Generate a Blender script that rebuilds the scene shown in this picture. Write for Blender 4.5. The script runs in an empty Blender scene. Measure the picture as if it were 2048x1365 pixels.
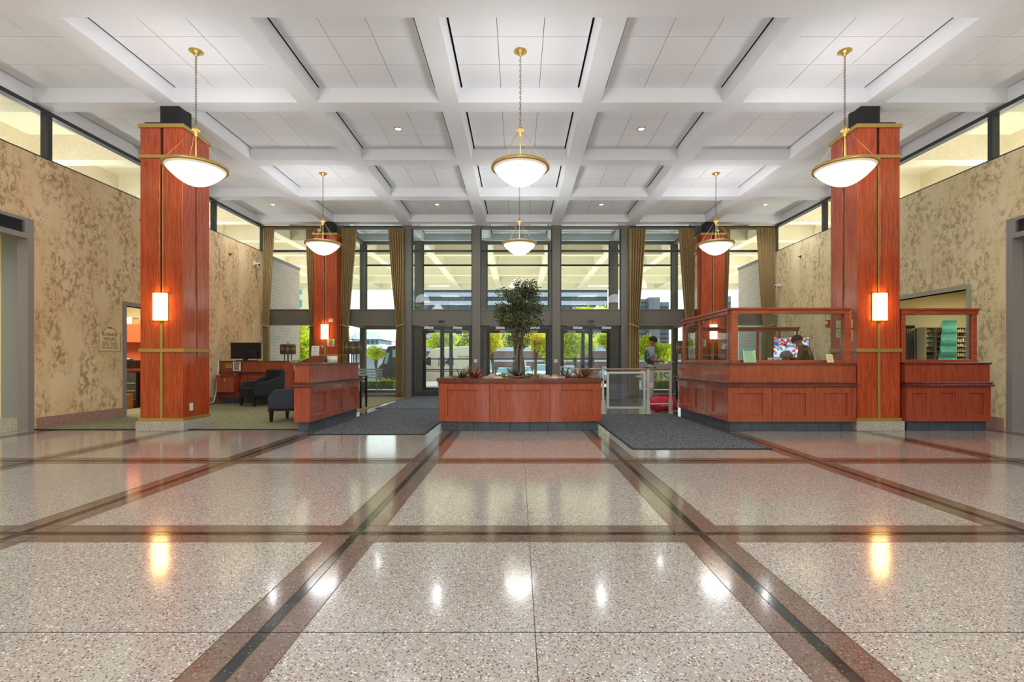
import bpy, bmesh, math, random
from mathutils import Vector, Matrix
random.seed(7)
C = bpy.context.scene.collection
R = math.radians
# ------------------------------------------------------------------ camera, world, exposure
cam = bpy.data.objects.new('camera', bpy.data.cameras.new('camera'))
C.objects.link(cam)
cam.location = (0, 0, 1.10)
cam.rotation_euler = (R(90), 0, 0)
cam.data.sensor_width = 36
cam.data.lens = 997 / 2048 * 36
cam.data.shift_x = -12 / 2048
cam.data.shift_y = 40.5 / 2048
cam.data.clip_start = 0.05
cam.data.clip_end = 600
bpy.context.scene.camera = cam
vs = bpy.context.scene.view_settings
vs.view_transform = 'Standard'; vs.look = 'None'; vs.gamma = 1.0; vs.use_curve_mapping = False
vs.exposure = EXPOSURE = 0.42
world = bpy.data.worlds.new('world'); bpy.context.scene.world = world
world.use_nodes = True
wn = world.node_tree.nodes; wl = world.node_tree.links
bg = wn['Background']
sky = wn.new('ShaderNodeTexSky'); sky.sky_type = 'NISHITA'; sky.sun_disc = False
sky.sun_elevation = R(48); sky.sun_rotation = R(-22); sky.dust_density = 3.0; sky.air_density = 1.0
mixs = wn.new('ShaderNodeMixRGB'); mixs.inputs[0].default_value = 0.80
mixs.inputs[2].default_value = (4.6, 4.75, 5.0, 1)
wl.new(sky.outputs[0], mixs.inputs[1]); wl.new(mixs.outputs[0], bg.inputs[0])
bg.inputs[1].default_value = 0.34
sun = bpy.data.objects.new('sun', bpy.data.lights.new('sun', 'SUN')); C.objects.link(sun)
sun.data.energy = 7.5; sun.data.angle = R(1.2); sun.data.color = (1, .95, .86)
sun.rotation_euler = (R(-44), 0, R(-22))

def lamp(kind, loc, power, color=(1, .93, .82), size=.2, rot=None, spot=None):
    d = bpy.data.lights.new('light', kind); o = bpy.data.objects.new('light', d); C.objects.link(o)
    d.energy = power; d.color = color; o.location = loc
    if kind == 'AREA': d.size = size
    else: d.shadow_soft_size = size
    if spot: d.spot_size = R(spot); d.spot_blend = .8
    if rot: o.rotation_euler = rot
    return o

# ------------------------------------------------------------------ key dimensions (metres)
XC = 0.033            # building axis
M = 2.272             # waffle module
Y0 = 8.12             # a cross beam
HB = 5.24             # underside of beams
WX = 7.79             # half width of the lobby
def X(px, D): return (px - 1036) * D / 997
def Z(py, D): return 1.10 + (723 - py) * D / 997

# ------------------------------------------------------------------ materials
def srgb(h):
    h = h.lstrip('#'); v = [int(h[i:i+2], 16) / 255 for i in (0, 2, 4)]
    return tuple((c / 12.92 if c <= .04045 else ((c + .055) / 1.055) ** 2.4) for c in v) + (1,)
def newmat(name):
    m = bpy.data.materials.new(name); m.use_nodes = True
    return m, m.node_tree.nodes, m.node_tree.links, m.node_tree.nodes['Principled BSDF']
def plain(name, col, rough=.5, metal=0, spec=.5, emit=0, bump=0, bscale=60, alpha=None, coat=0, var=0, ecol=None):
    m, n, l, b = newmat(name)
    c = srgb(col)
    b.inputs['Base Color'].default_value = c
    b.inputs['Roughness'].default_value = rough; b.inputs['Metallic'].default_value = metal
    b.inputs['Specular IOR Level'].default_value = spec
    b.inputs['Coat Weight'].default_value = coat
    if emit:
        b.inputs['Emission Color'].default_value = srgb(ecol or col); b.inputs['Emission Strength'].default_value = emit
    if bump or var:
        tc = n.new('ShaderNodeTexCoord'); nz = n.new('ShaderNodeTexNoise')
        nz.inputs['Scale'].default_value = bscale; nz.inputs['Detail'].default_value = 4
        l.new(tc.outputs['Object'], nz.inputs['Vector'])
        if bump:
            bp = n.new('ShaderNodeBump'); bp.inputs['Strength'].default_value = bump; bp.inputs['Distance'].default_value = .01
            l.new(nz.outputs[0], bp.inputs['Height']); l.new(bp.outputs[0], b.inputs['Normal'])
        if var:
            r = n.new('ShaderNodeValToRGB')
            r.color_ramp.elements[0].position = .3; r.color_ramp.elements[1].position = .7
            r.color_ramp.elements[0].color = tuple(x * (1 - var) for x in c[:3]) + (1,)
            r.color_ramp.elements[1].color = tuple(min(1, x * (1 + var)) for x in c[:3]) + (1,)
            l.new(nz.outputs[0], r.inputs[0]); l.new(r.outputs[0], b.inputs['Base Color'])
    return m
def ramp(n, stops, interp='LINEAR'):
    r = n.new('ShaderNodeValToRGB'); r.color_ramp.interpolation = interp
    e = r.color_ramp.elements
    while len(e) > 1: e.remove(e[-1])
    e[0].position = stops[0][0]; e[0].color = stops[0][1] if not isinstance(stops[0][1], str) else srgb(stops[0][1])
    for p, c in stops[1:]:
        k = e.new(p); k.color = c if not isinstance(c, str) else srgb(c)
    return r
def mix(n, l, f, a, b, mode='MIX'):
    k = n.new('ShaderNodeMixRGB'); k.blend_type = mode
    for i, v in enumerate((f, a, b)):
        if hasattr(v, 'links') or hasattr(v, 'is_linked'): l.new(v, k.inputs[i])
        elif isinstance(v, (int, float)): k.inputs[i].default_value = v
        else: k.inputs[i].default_value = srgb(v) if isinstance(v, str) else v
    return k.outputs[0]
def terrazzo(name, base, chips, scale=115, rough=.13, dens=.6, bl='#aea79d'):
    m, n, l, b = newmat(name)
    tc = n.new('ShaderNodeTexCoord')
    v = n.new('ShaderNodeTexVoronoi'); v.inputs['Scale'].default_value = scale
    l.new(tc.outputs['Object'], v.inputs['Vector'])
    sp = n.new('ShaderNodeSeparateColor'); l.new(v.outputs['Color'], sp.inputs[0])
    step = 1 / len(chips)
    cr = ramp(n, [(i * step, c) for i, c in enumerate(chips)], 'CONSTANT'); l.new(sp.outputs[1], cr.inputs[0])
    th = n.new('ShaderNodeMath'); th.operation = 'LESS_THAN'; l.new(sp.outputs[0], th.inputs[0]); th.inputs[1].default_value = dens
    sm = n.new('ShaderNodeMath'); sm.operation = 'LESS_THAN'; l.new(v.outputs['Distance'], sm.inputs[0]); sm.inputs[1].default_value = .46
    mu = n.new('ShaderNodeMath'); mu.operation = 'MULTIPLY'; l.new(th.outputs[0], mu.inputs[0]); l.new(sm.outputs[0], mu.inputs[1])
    nz = n.new('ShaderNodeTexNoise'); nz.inputs['Scale'].default_value = 190; l.new(tc.outputs['Object'], nz.inputs['Vector'])
    r2 = ramp(n, [(.35, base), (.7, bl)]); l.new(nz.outputs[0], r2.inputs[0])
    l.new(mix(n, l, mu.outputs[0], r2.outputs[0], cr.outputs[0]), b.inputs['Base Color'])
    b.inputs['Roughness'].default_value = rough
    n2 = n.new('ShaderNodeTexNoise'); n2.inputs['Scale'].default_value = 1.2; n2.inputs['Detail'].default_value = 3
    l.new(tc.outputs['Object'], n2.inputs['Vector'])
    bp = n.new('ShaderNodeBump'); bp.inputs['Strength'].default_value = .05; bp.inputs['Distance'].default_value = .02
    l.new(n2.outputs[0], bp.inputs['Height']); l.new(bp.outputs[0], b.inputs['Normal'])
    b.inputs['Coat Weight'].default_value = .35; b.inputs['Coat Roughness'].default_value = .08
    return m
def plaster(name, a, bb, c1, c2):
    m, n, l, b = newmat(name)
    tc = n.new('ShaderNodeTexCoord')
    def noise(sc, s, det=6, rg=.6, dist=0):
        mp = n.new('ShaderNodeMapping'); mp.inputs['Scale'].default_value = sc; l.new(tc.outputs['Object'], mp.inputs[0])
        z = n.new('ShaderNodeTexNoise'); z.inputs['Scale'].default_value = s; z.inputs['Detail'].default_value = det
        z.inputs['Roughness'].default_value = rg; z.inputs['Distortion'].default_value = dist
        l.new(mp.outputs[0], z.inputs['Vector']); return z.outputs[0]
    cloud = ramp(n, [(.35, a), (.65, bb)]); l.new(noise((1, 1, .6), 1.3, 3), cloud.inputs[0])
    big = ramp(n, [(.40, (0, 0, 0, 1)), (.56, (1, 1, 1, 1))]); l.new(noise((1, 1, .38), 2.6, 4, .55, .4), big.inputs[0])
    fine = ramp(n, [(.475, (0, 0, 0, 1)), (.56, (1, 1, 1, 1))]); l.new(noise((1, 1, .7), 11, 9, .75, .5), fine.inputs[0])
    pat = mix(n, l, 1.0, big.outputs[0], fine.outputs[0], 'MULTIPLY')
    cc = ramp(n, [(.42, c1), (.6, c2)]); l.new(noise((1, 1, 1), 4.5, 3), cc.inputs[0])
    f = n.new('ShaderNodeMath'); f.operation = 'MULTIPLY'; f.inputs[1].default_value = .72
    l.new(pat, f.inputs[0])
    l.new(mix(n, l, f.outputs[0], cloud.outputs[0], cc.outputs[0]), b.inputs['Base Color'])
    b.inputs['Roughness'].default_value = .6
    return m
def wood(name, dark, light, rough=.24, sc=1.0, axis='z', coat=.45):
    m, n, l, b = newmat(name)
    tc = n.new('ShaderNodeTexCoord'); mp = n.new('ShaderNodeMapping')
    s = {'z': (9, 9, .55), 'x': (.55, 9, 9), 'y': (9, .55, 9)}[axis]
    mp.inputs['Scale'].default_value = tuple(x * sc for x in s)
    l.new(tc.outputs['Object'], mp.inputs[0])
    z = n.new('ShaderNodeTexNoise'); z.inputs['Scale'].default_value = 1.1; z.inputs['Detail'].default_value = 5; z.inputs['Distortion'].default_value = .9
    l.new(mp.outputs[0], z.inputs['Vector'])
    w = n.new('ShaderNodeMath'); w.operation = 'MULTIPLY'; w.inputs[1].default_value = 9; l.new(z.outputs[0], w.inputs[0])
    fr = n.new('ShaderNodeMath'); fr.operation = 'PINGPONG'; fr.inputs[1].default_value = 1; l.new(w.outputs[0], fr.inputs[0])
    f = n.new('ShaderNodeTexNoise'); f.inputs['Scale'].default_value = 9; f.inputs['Detail'].default_value = 3; l.new(mp.outputs[0], f.inputs['Vector'])
    a = n.new('ShaderNodeMath'); a.operation = 'MULTIPLY_ADD'; a.inputs[1].default_value = .30; l.new(fr.outputs[0], a.inputs[0]); l.new(f.outputs[0], a.inputs[2])
    r = ramp(n, [(.30, dark), (.85, light)]); l.new(a.outputs[0], r.inputs[0])
    l.new(r.outputs[0], b.inputs['Base Color'])
    b.inputs['Roughness'].default_value = rough; b.inputs['Coat Weight'].default_value = coat; b.inputs['Coat Roughness'].default_value = .09
    return m
def bricks(name, c1, c2, mortar, bw=.4, bh=.1, ax='y'):
    m, n, l, b = newmat(name)
    tc = n.new('ShaderNodeTexCoord'); sp = n.new('ShaderNodeSeparateXYZ'); cb = n.new('ShaderNodeCombineXYZ')
    l.new(tc.outputs['Object'], sp.inputs[0])
    l.new(sp.outputs[{'x': 0, 'y': 1}[ax]], cb.inputs[0]); l.new(sp.outputs[2], cb.inputs[1])
    br = n.new('ShaderNodeTexBrick'); br.inputs['Scale'].default_value = 1
    br.inputs['Brick Width'].default_value = bw; br.inputs['Row Height'].default_value = bh; br.inputs['Mortar Size'].default_value = .006
    br.inputs['Color1'].default_value = srgb(c1); br.inputs['Color2'].default_value = srgb(c2); br.inputs['Mortar'].default_value = srgb(mortar)
    l.new(cb.outputs[0], br.inputs['Vector']); l.new(br.outputs['Color'], b.inputs['Base Color'])
    b.inputs['Roughness'].default_value = .7
    return m
def speckle(name, c1, c2, scale, rough=.95, bump=.4, lo=.4, hi=.6):
    m, n, l, b = newmat(name)
    tc = n.new('ShaderNodeTexCoord'); z = n.new('ShaderNodeTexNoise'); z.inputs['Scale'].default_value = scale; z.inputs['Detail'].default_value = 3
    l.new(tc.outputs['Object'], z.inputs['Vector'])
    r = ramp(n, [(lo, c1), (hi, c2)]); l.new(z.outputs[0], r.inputs[0]); l.new(r.outputs[0], b.inputs['Base Color'])
    b.inputs['Roughness'].default_value = rough; b.inputs['Specular IOR Level'].default_value = .2
    bp = n.new('ShaderNodeBump'); bp.inputs['Strength'].default_value = bump; bp.inputs['Distance'].default_value = .01
    l.new(z.outputs[0], bp.inputs['Height']); l.new(bp.outputs[0], b.inputs['Normal'])
    return m
def glassmat(name, tint='#f2f6f4', refl=1.0, dust=0):
    m = bpy.data.materials.new(name); m.use_nodes = True; n = m.node_tree.nodes; l = m.node_tree.links
    n.clear(); out = n.new('ShaderNodeOutputMaterial')
    t = n.new('ShaderNodeBsdfTransparent'); t.inputs[0].default_value = srgb(tint)
    g = n.new('ShaderNodeBsdfGlossy'); g.inputs['Roughness'].default_value = .01
    fr = n.new('ShaderNodeFresnel'); fr.inputs[0].default_value = 1.45
    mu = n.new('ShaderNodeMath'); mu.operation = 'MULTIPLY'; l.new(fr.outputs[0], mu.inputs[0])
    ge = n.new('ShaderNodeNewGeometry'); fb = n.new('ShaderNodeMath'); fb.operation = 'SUBTRACT'; fb.inputs[0].default_value = refl; fb.use_clamp = False
    fm = n.new('ShaderNodeMath'); fm.operation = 'MULTIPLY'; fm.inputs[1].default_value = refl; l.new(ge.outputs['Backfacing'], fm.inputs[0]); l.new(fm.outputs[0], fb.inputs[1]); l.new(fb.outputs[0], mu.inputs[1])
    mx = n.new('ShaderNodeMixShader'); l.new(mu.outputs[0], mx.inputs[0]); l.new(t.outputs[0], mx.inputs[1]); l.new(g.outputs[0], mx.inputs[2])
    last = mx
    if dust:
        d = n.new('ShaderNodeBsdfDiffuse'); d.inputs[0].default_value = srgb('#c8d0d4')
        tc = n.new('ShaderNodeTexCoord'); z = n.new('ShaderNodeTexNoise'); z.inputs['Scale'].default_value = 45; z.inputs['Detail'].default_value = 7
        l.new(tc.outputs['Object'], z.inputs['Vector'])
        r = ramp(n, [(.5, (.04, .04, .04, 1)), (.68, (dust, dust, dust, 1))]); l.new(z.outputs[0], r.inputs[0])
        m2 = n.new('ShaderNodeMixShader'); l.new(r.outputs[0], m2.inputs[0]); l.new(mx.outputs[0], m2.inputs[1]); l.new(d.outputs[0], m2.inputs[2]); last = m2
    l.new(last.outputs[0], out.inputs[0])
    return m

MT = dict(
    terr=terrazzo('terrazzo_cream', '#9f9a93', ['#6a4f48', '#8c7468', '#e2d6c8', '#5a4440', '#a2806c']),
    terrb=terrazzo('terrazzo_brown', '#68544a', ['#54413a', '#948070', '#7c665a', '#473630', '#8c7466'], bl='#786256', dens=.5),
    terrk=terrazzo('terrazzo_black', '#16181a', ['#202428', '#5a5e60', '#101214', '#0c0e10'], bl='#24272a', dens=.35),
    granite=terrazzo('granite_grey', '#bdb5a8', ['#5a5450', '#d8d2c8', '#7c716a', '#90857c'], scale=95, dens=.55, rough=.3),
    graniter=terrazzo('granite_pink', '#9c7468', ['#5c443e', '#b8968a', '#80605a', '#c4a898'], scale=95, dens=.6, bl='#b08a7c', rough=.3),
    wall_l=plaster('faux_plaster_tan', '#dcbb8a', '#ecd2a6', '#9c7a40', '#82603f'),
    wall_r=plaster('faux_plaster_cream', '#e0ce9e', '#efe0b6', '#ac965c', '#917a58'),
    white=plain('ceiling_paint', '#e6e8ee', .85, bump=.5, bscale=55),
    tile=plain('acoustic_tile', '#e8eaf0', .9, bump=.15, bscale=120),
    dark=plain('painted_shade', '#0c0c0e', .9),  # near-black paint stands in for deep shade above the coffer panels
    concrete=plain('portico_concrete', '#f0e6cd', .85, bump=.3, bscale=20, var=.06),
    bronze=plain('bronze_frame', '#77736a', .45, metal=.2, bump=.05, bscale=30),
    bronzed=plain('dark_frame', '#3a3b3e', .4, metal=.2),
    spandrel=plain('spandrel_panel', '#6f6c62', .45, metal=.15),
    greyframe=plain('grey_door_frame', '#8c8580', .5),
    greenframe=plain('sage_door_frame', '#a4a58c', .5),
    greywall=plain('grey_corridor_paint', '#8e948c', .7),
    greywall2=plain('grey_blue_corridor_paint', '#8b8e98', .7),
    cream=plain('cream_paint', '#e3d6a6', .7),
    wood=wood('cherry_veneer', '#8a3217', '#c45429', coat=.5),
    woodx=wood('cherry_rail', '#8c3a1e', '#b85630', axis='x'),
    woodc=wood('cherry_counter', '#87361d', '#ad4c2c', rough=.25, coat=.8),
    woody=wood('cherry_ledge', '#4e1d14', '#83382a', axis='x', rough=.22),
    woodp=wood('light_wood_rail', '#7c5c44', '#a8886c', axis='x'),
    brass=plain('aged_brass', '#c9aa60', .36, metal=.65, bump=.06, bscale=25),
    brassd=plain('dark_brass', '#7a6236', .4, metal=.8),
    black=plain('black_metal', '#1c1d20', .5),
    blackp=plain('black_plastic', '#151618', .3),
    slate=plain('slate_tile', '#464e58', .35, var=.2, bscale=8),
    grout=plain('grout', '#8d9498', .8),
    mat=speckle('entrance_mat', '#2c2f32', '#7c8084', 70, lo=.42, hi=.62),
    mat2=speckle('entrance_mat_blue', '#3e444c', '#767e86', 70),
    carpet=speckle('green_beige_carpet', '#76765a', '#979473', 30, bump=.25),
    rubber=plain('black_rubber', '#17181a', .7),
    curtain=plain('gold_brown_curtain', '#b0986a', .8, var=.1, bscale=12, spec=.2),
    glass=glassmat('window_glass'),
    acrylic=glassmat('clear_acrylic', '#eef4f6', 1.3),
    scratch=glassmat('scratched_acrylic', '#d4dce0', 1.2, dust=.2),
    steel=plain('brushed_steel', '#b6b4ae', .3, metal=.85),
    alu=plain('aluminium', '#cfccc4', .4, metal=.5),
    bowl=plain('alabaster_bowl', '#f4ecdc', .35, emit=.27, ecol='#fff4e0'),
    shade=plain('sconce_shade', '#fff0c8', .6, emit=15.0, ecol='#ffc878'),
    fabric=plain('charcoal_fabric', '#34373b', .9, bump=.2, bscale=200, spec=.2),
    fabricb=plain('blue_charcoal_fabric', '#40464f', .9, bump=.2, bscale=200, spec=.2),
    legk=plain('black_wood_leg', '#120f0e', .35),
    paper=plain('white_paper', '#ece9df', .8), yellowp=plain('yellow_paper', '#e6d79a', .8),
    ink=plain('dark_ink', '#3b2f28', .8), greenpaper=plain('green_paper', '#b4dcae', .8),
    teal=plain('teal_ink', '#2f9a92', .7), turq=plain('turquoise_cloth', '#63b9a4', .8, var=.2, bscale=15),
    signface=plain('sign_cream', '#e6cf9c', .6), signink=plain('sign_brown_ink', '#4e3326', .6),
    whitep=plain('white_plastic', '#e8e6e0', .4),
    red=plain('red_bag_fabric', '#c01838', .55, bump=.3, bscale=10), redp=plain('red_plastic', '#b81f1c', .4),
    skin=plain('brown_skin', '#8a5a42', .55), skin2=plain('light_brown_skin', '#b07c5e', .55), hair=plain('black_hair', '#17130f', .8),
    hairg=plain('grey_hair', '#77736c', .8),
    tee=plain('grey_shirt', '#8e939b', .85), vest=plain('dark_teal_vest', '#2b4048', .8), vest2=plain('pale_blue_panel', '#86b4bf', .8),
    pants=plain('light_grey_trousers', '#a9a6a2', .85), brown=plain('brown_shirt', '#5a4326', .85), pantsd=plain('dark_trousers', '#2c2a2a', .85),
    shoe=plain('black_shoe', '#141414', .5),
    leafd=plain('dark_green_leaf', '#43533a', .55, var=.35, bscale=9), leafo=plain('olive_leaf', '#7c7c42', .6, var=.3, bscale=9),
    bark=plain('grey_bark', '#6e6353', .85, var=.2, bscale=30),
    terracotta=plain('terracotta', '#b45a36', .8), soil=plain('dark_soil', '#2e261e', .95, bump=.6, bscale=30),
    moss=speckle('moss', '#7f8040', '#b4ae62', 25, bump=.8), rock=plain('pale_rock', '#a89a8a', .8, var=.25, bscale=15, bump=.4),
    rocky=plain('cream_rock', '#d8c48c', .8, var=.15, bscale=15),
    redleaf=plain('red_leaf', '#a04a34', .6, var=.3, bscale=20), purple=plain('purple_leaf', '#4a3a4c', .6, var=.3, bscale=20),
    greyleaf=plain('grey_green_leaf', '#66765a', .6, var=.3, bscale=20),
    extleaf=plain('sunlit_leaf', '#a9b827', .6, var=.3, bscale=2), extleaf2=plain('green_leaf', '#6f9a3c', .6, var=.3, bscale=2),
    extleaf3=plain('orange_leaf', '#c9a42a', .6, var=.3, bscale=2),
    brick=bricks('pale_glazed_brick', '#d2cac6', '#ddd6d2', '#b0a8a4', .3, .1),
    brickx=bricks('purple_brown_brick', '#7c6460', '#6c5652', '#8a7a74', .6, .2, 'x'),
    brickcap=plain('grey_coping', '#8d9299', .6),
    pave=plain('pale_pavement', '#cfccc6', .8, var=.06, bscale=1.5), asphalt=plain('asphalt', '#77787a', .9, var=.1, bscale=1),
    vestfloor=plain('grey_vestibule_mat', '#6a7078', .8, var=.15, bscale=60),
    bwhite=plain('concrete_band', '#bfc6cf', .8), bglass=plain('dark_blue_glazing', '#39495a', .15, var=.35, bscale=.12),
    tealg=plain('teal_glazing', '#38a8b0', .15, var=.2, bscale=.2), bgrey=plain('grey_concrete', '#7b828c', .8, var=.1, bscale=.2),
    roofb=plain('blue_grey_roof', '#8fa0a8', .6), vanw=plain('cream_van_paint', '#e6e0cf', .3, coat=.4), vank=plain('black_van_paint', '#2b2828', .4, coat=.3),
    carw=plain('white_car_paint', '#e9e9ea', .3, coat=.4), carb=plain('blue_grey_car_paint', '#7d8fa6', .3, coat=.4), card=plain('maroon_car_paint', '#6b2030', .3, coat=.4),
    cglass=plain('car_glass', '#78a4b0', .25), tyre=plain('tyre_rubber', '#1a1a1b', .8), redst=plain('red_stripe', '#b02838', .5), bluest=plain('navy_mark', '#27427c', .5),
    sgreen=plain('sage_letter', '#6f7f6c', .7), cardboard=plain('cardboard', '#b98a55', .85), copier=plain('dark_grey_plastic', '#3c3d3c', .5),
    orangew=plain('orange_laminate', '#d0633a', .45), lampsh=plain('dark_taupe_shade', '#4b4337', .8, var=.1, bscale=40), lampm=plain('gold_motif', '#b69552', .5),
    benchm=plain('pale_bench_paint', '#c9d0d2', .5),
)
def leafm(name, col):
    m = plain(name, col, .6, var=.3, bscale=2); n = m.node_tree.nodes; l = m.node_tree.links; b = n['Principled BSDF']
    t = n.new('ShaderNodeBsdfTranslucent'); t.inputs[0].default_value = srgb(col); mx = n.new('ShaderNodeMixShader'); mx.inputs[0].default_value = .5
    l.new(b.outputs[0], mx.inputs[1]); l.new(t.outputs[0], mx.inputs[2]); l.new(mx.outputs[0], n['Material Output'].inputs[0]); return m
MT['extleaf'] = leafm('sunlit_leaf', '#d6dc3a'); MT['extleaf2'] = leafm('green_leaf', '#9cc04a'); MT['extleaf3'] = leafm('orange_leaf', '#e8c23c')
def emis(name, col, st):
    return plain(name, col, .5, emit=st, ecol=col)
REAR_FILL = 68
MT['fillglow'] = emis('fill_panel_glow', '#f6f8ff', 1.0)  # glow of the fill panels added behind the camera
MT['can'] = emis('downlight_lens', '#fffaf0', 5.0)
# ------------------------------------------------------------------ mesh helpers
WO = {}
class MB:
    def __init__(s): s.v = []; s.f = []; s.m = []; s.x = None; s.sm = []
    def add(s, vs_, fs, mi=0, smooth=False):
        o = len(s.v)
        if s.x is not None: vs_ = [tuple(s.x @ Vector(p)) for p in vs_]
        s.v += [tuple(p) for p in vs_]
        for f in fs: s.f.append([i + o for i in f]); s.m.append(mi); s.sm.append(smooth)
        return s
    def box(s, x0, x1, y0, y1, z0, z1, mi=0):
        a, b = min(x0, x1), max(x0, x1); c, d = min(y0, y1), max(y0, y1); e, g = min(z0, z1), max(z0, z1)
        return s.add([(a, c, e), (b, c, e), (b, d, e), (a, d, e), (a, c, g), (b, c, g), (b, d, g), (a, d, g)],
                     [(0, 3, 2, 1), (4, 5, 6, 7), (0, 1, 5, 4), (1, 2, 6, 5), (2, 3, 7, 6), (3, 0, 4, 7)], mi)
    def prism(s, poly, z0, z1, mi=0, top=None):
        n = len(poly); t = top or poly
        s.add([(p[0], p[1], z0) for p in poly] + [(p[0], p[1], z1) for p in t],
              [list(range(n))[::-1], list(range(n, 2 * n))] + [(i, (i + 1) % n, n + (i + 1) % n, n + i) for i in range(n)], mi)
        return s
    def slab(s, poly, axis, a0, a1, mi=0):
        """extrude a 2D outline along axis: 'x' outline is (y,z); 'y' outline is (x,z)"""
        def P(p, a): return (a, p[0], p[1]) if axis == 'x' else (p[0], a, p[1])
        n = len(poly)
        return s.add([P(p, a0) for p in poly] + [P(p, a1) for p in poly],
                     [list(range(n)), list(range(n, 2 * n))[::-1]] + [(i, n + i, n + (i + 1) % n, (i + 1) % n) for i in range(n)], mi)
    def lathe(s, prof, cx=0, cy=0, cz=0, seg=32, mi=0, close=False):
        vs_ = []; fs = []; k = len(prof)
        for i in range(seg):
            a = 2 * math.pi * i / seg
            for r, z in prof: vs_.append((cx + r * math.cos(a), cy + r * math.sin(a), cz + z))
        for i in range(seg):
            j = (i + 1) % seg
            for q in range(k - 1): fs.append((i * k + q, j * k + q, j * k + q + 1, i * k + q + 1))
            if close: fs.append((i * k + k - 1, j * k + k - 1, j * k, i * k))
        return s.add(vs_, fs, mi, True)
    def cyl(s, cx, cy, z0, z1, r, seg=20, mi=0, r2=None):
        r2 = r if r2 is None else r2
        vs_ = [(cx + r * math.cos(2 * math.pi * i / seg), cy + r * math.sin(2 * math.pi * i / seg), z0) for i in range(seg)] + \
              [(cx + r2 * math.cos(2 * math.pi * i / seg), cy + r2 * math.sin(2 * math.pi * i / seg), z1) for i in range(seg)]
        s.add(vs_, [list(range(seg))[::-1], list(range(seg, 2 * seg))], mi)
        o = len(s.v) - 2 * seg
        for i in range(seg):
            j = (i + 1) % seg; s.f.append([o + i, o + j, o + seg + j, o + seg + i]); s.m.append(mi); s.sm.append(True)
        return s
    def tube(s, pts, r, seg=8, mi=0, closed=False):
        pts = [Vector(p) for p in pts]; n = len(pts); rr = r if isinstance(r, (list, tuple)) else [r] * n
        vs_ = []; up = Vector((0, 0, 1)); prev = None
        for i, p in enumerate(pts):
            if closed: d = pts[(i + 1) % n] - pts[i - 1]
            else: d = pts[min(i + 1, n - 1)] - pts[max(i - 1, 0)]
            if d.length < 1e-9: d = Vector((0, 0, 1))
            d.normalize()
            if prev is None: a = d.cross(up) if abs(d.z) < .95 else d.cross(Vector((1, 0, 0)))
            else: a = prev - d * prev.dot(d)
            a.normalize(); b = d.cross(a); prev = a
            for k in range(seg):
                t = 2 * math.pi * k / seg; vs_.append(tuple(p + (a * math.cos(t) + b * math.sin(t)) * rr[i]))
        fs = []
        for i in range(n if closed else n - 1):
            j = (i + 1) % n
            for k in range(seg): fs.append((i * seg + k, i * seg + (k + 1) % seg, j * seg + (k + 1) % seg, j * seg + k))
        s.add(vs_, fs, mi, True)
        if not closed: s.add(vs_[:seg], [list(range(seg))[::-1]], mi); s.add(vs_[-seg:], [list(range(seg))], mi)
        return s
    def ball(s, c, r, seg=16, rings=10, mi=0, jit=0):
        rx, ry, rz = r if isinstance(r, (tuple, list)) else (r, r, r)
        vs_ = []
        for i in range(rings + 1):
            ph = math.pi * i / rings
            for k in range(seg):
                t = 2 * math.pi * k / seg; q = 1 + (random.uniform(-jit, jit) if jit else 0)
                vs_.append((c[0] + rx * q * math.sin(ph) * math.cos(t), c[1] + ry * q * math.sin(ph) * math.sin(t), c[2] - rz * q * math.cos(ph)))
        fs = [(i * seg + k, i * seg + (k + 1) % seg, (i + 1) * seg + (k + 1) % seg, (i + 1) * seg + k) for i in range(rings) for k in range(seg)]
        return s.add(vs_, fs, mi, True)
    def build(s, name, mats, parent=None, local=False, bevel=0, smooth=None, base=None):
        if not isinstance(mats, (list, tuple)): mats = [mats]
        me = bpy.data.meshes.new(name)
        if parent is not None and not local: org = Vector(WO[parent.name])
        elif parent is not None: org = Vector((0, 0, 0))
        elif local: org = Vector((0, 0, 0))
        else:
            xs = [p[0] for p in s.v]; ys = [p[1] for p in s.v]; zs = [p[2] for p in s.v]
            org = Vector(base) if base else Vector(((min(xs) + max(xs)) / 2, (min(ys) + max(ys)) / 2, min(zs)))
        me.from_pydata([tuple(Vector(p) - org) for p in s.v], [], s.f)
        for m in mats: me.materials.append(MT[m] if isinstance(m, str) else m)
        for i, p in enumerate(me.polygons):
            p.material_index = s.m[i]; p.use_smooth = s.sm[i] if smooth is None else smooth
        me.update()
        o = bpy.data.objects.new(name, me); C.objects.link(o)
        if parent is not None: o.parent = parent; WO[o.name] = tuple(WO.get(parent.name, (0, 0, 0)))
        else: o.location = org if not local else (0, 0, 0); WO[o.name] = tuple(org)
        if bevel:
            b = o.modifiers.new('bevel', 'BEVEL'); b.width = bevel; b.segments = 2; b.limit_method = 'ANGLE'; b.angle_limit = R(40)
        return o
def tag(o, label=None, cat=None, group=None, kind=None):
    if label: o['label'] = label
    if cat: o['category'] = cat
    if group: o['group'] = group
    if kind: o['kind'] = kind
    return o
def thing(name, label, cat, loc=(0, 0, 0), rz=0, group=None):
    o = bpy.data.objects.new(name, None); C.objects.link(o); o.empty_display_size = .1
    o.location = loc; o.rotation_euler = (0, 0, rz); WO[o.name] = tuple(loc)
    return tag(o, label, cat, group)
def struct(o): o['kind'] = 'structure'; return o
def copy_tree(o, parent=None):
    c = o.copy(); C.objects.link(c); c.parent = parent
    WO[c.name] = WO.get(o.name, (0, 0, 0))
    for ch in list(o.children): copy_tree(ch, c)
    return c
def rotz(a, c=(0, 0, 0)): return Matrix.Translation(c) @ Matrix.Rotation(a, 4, 'Z')
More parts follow.
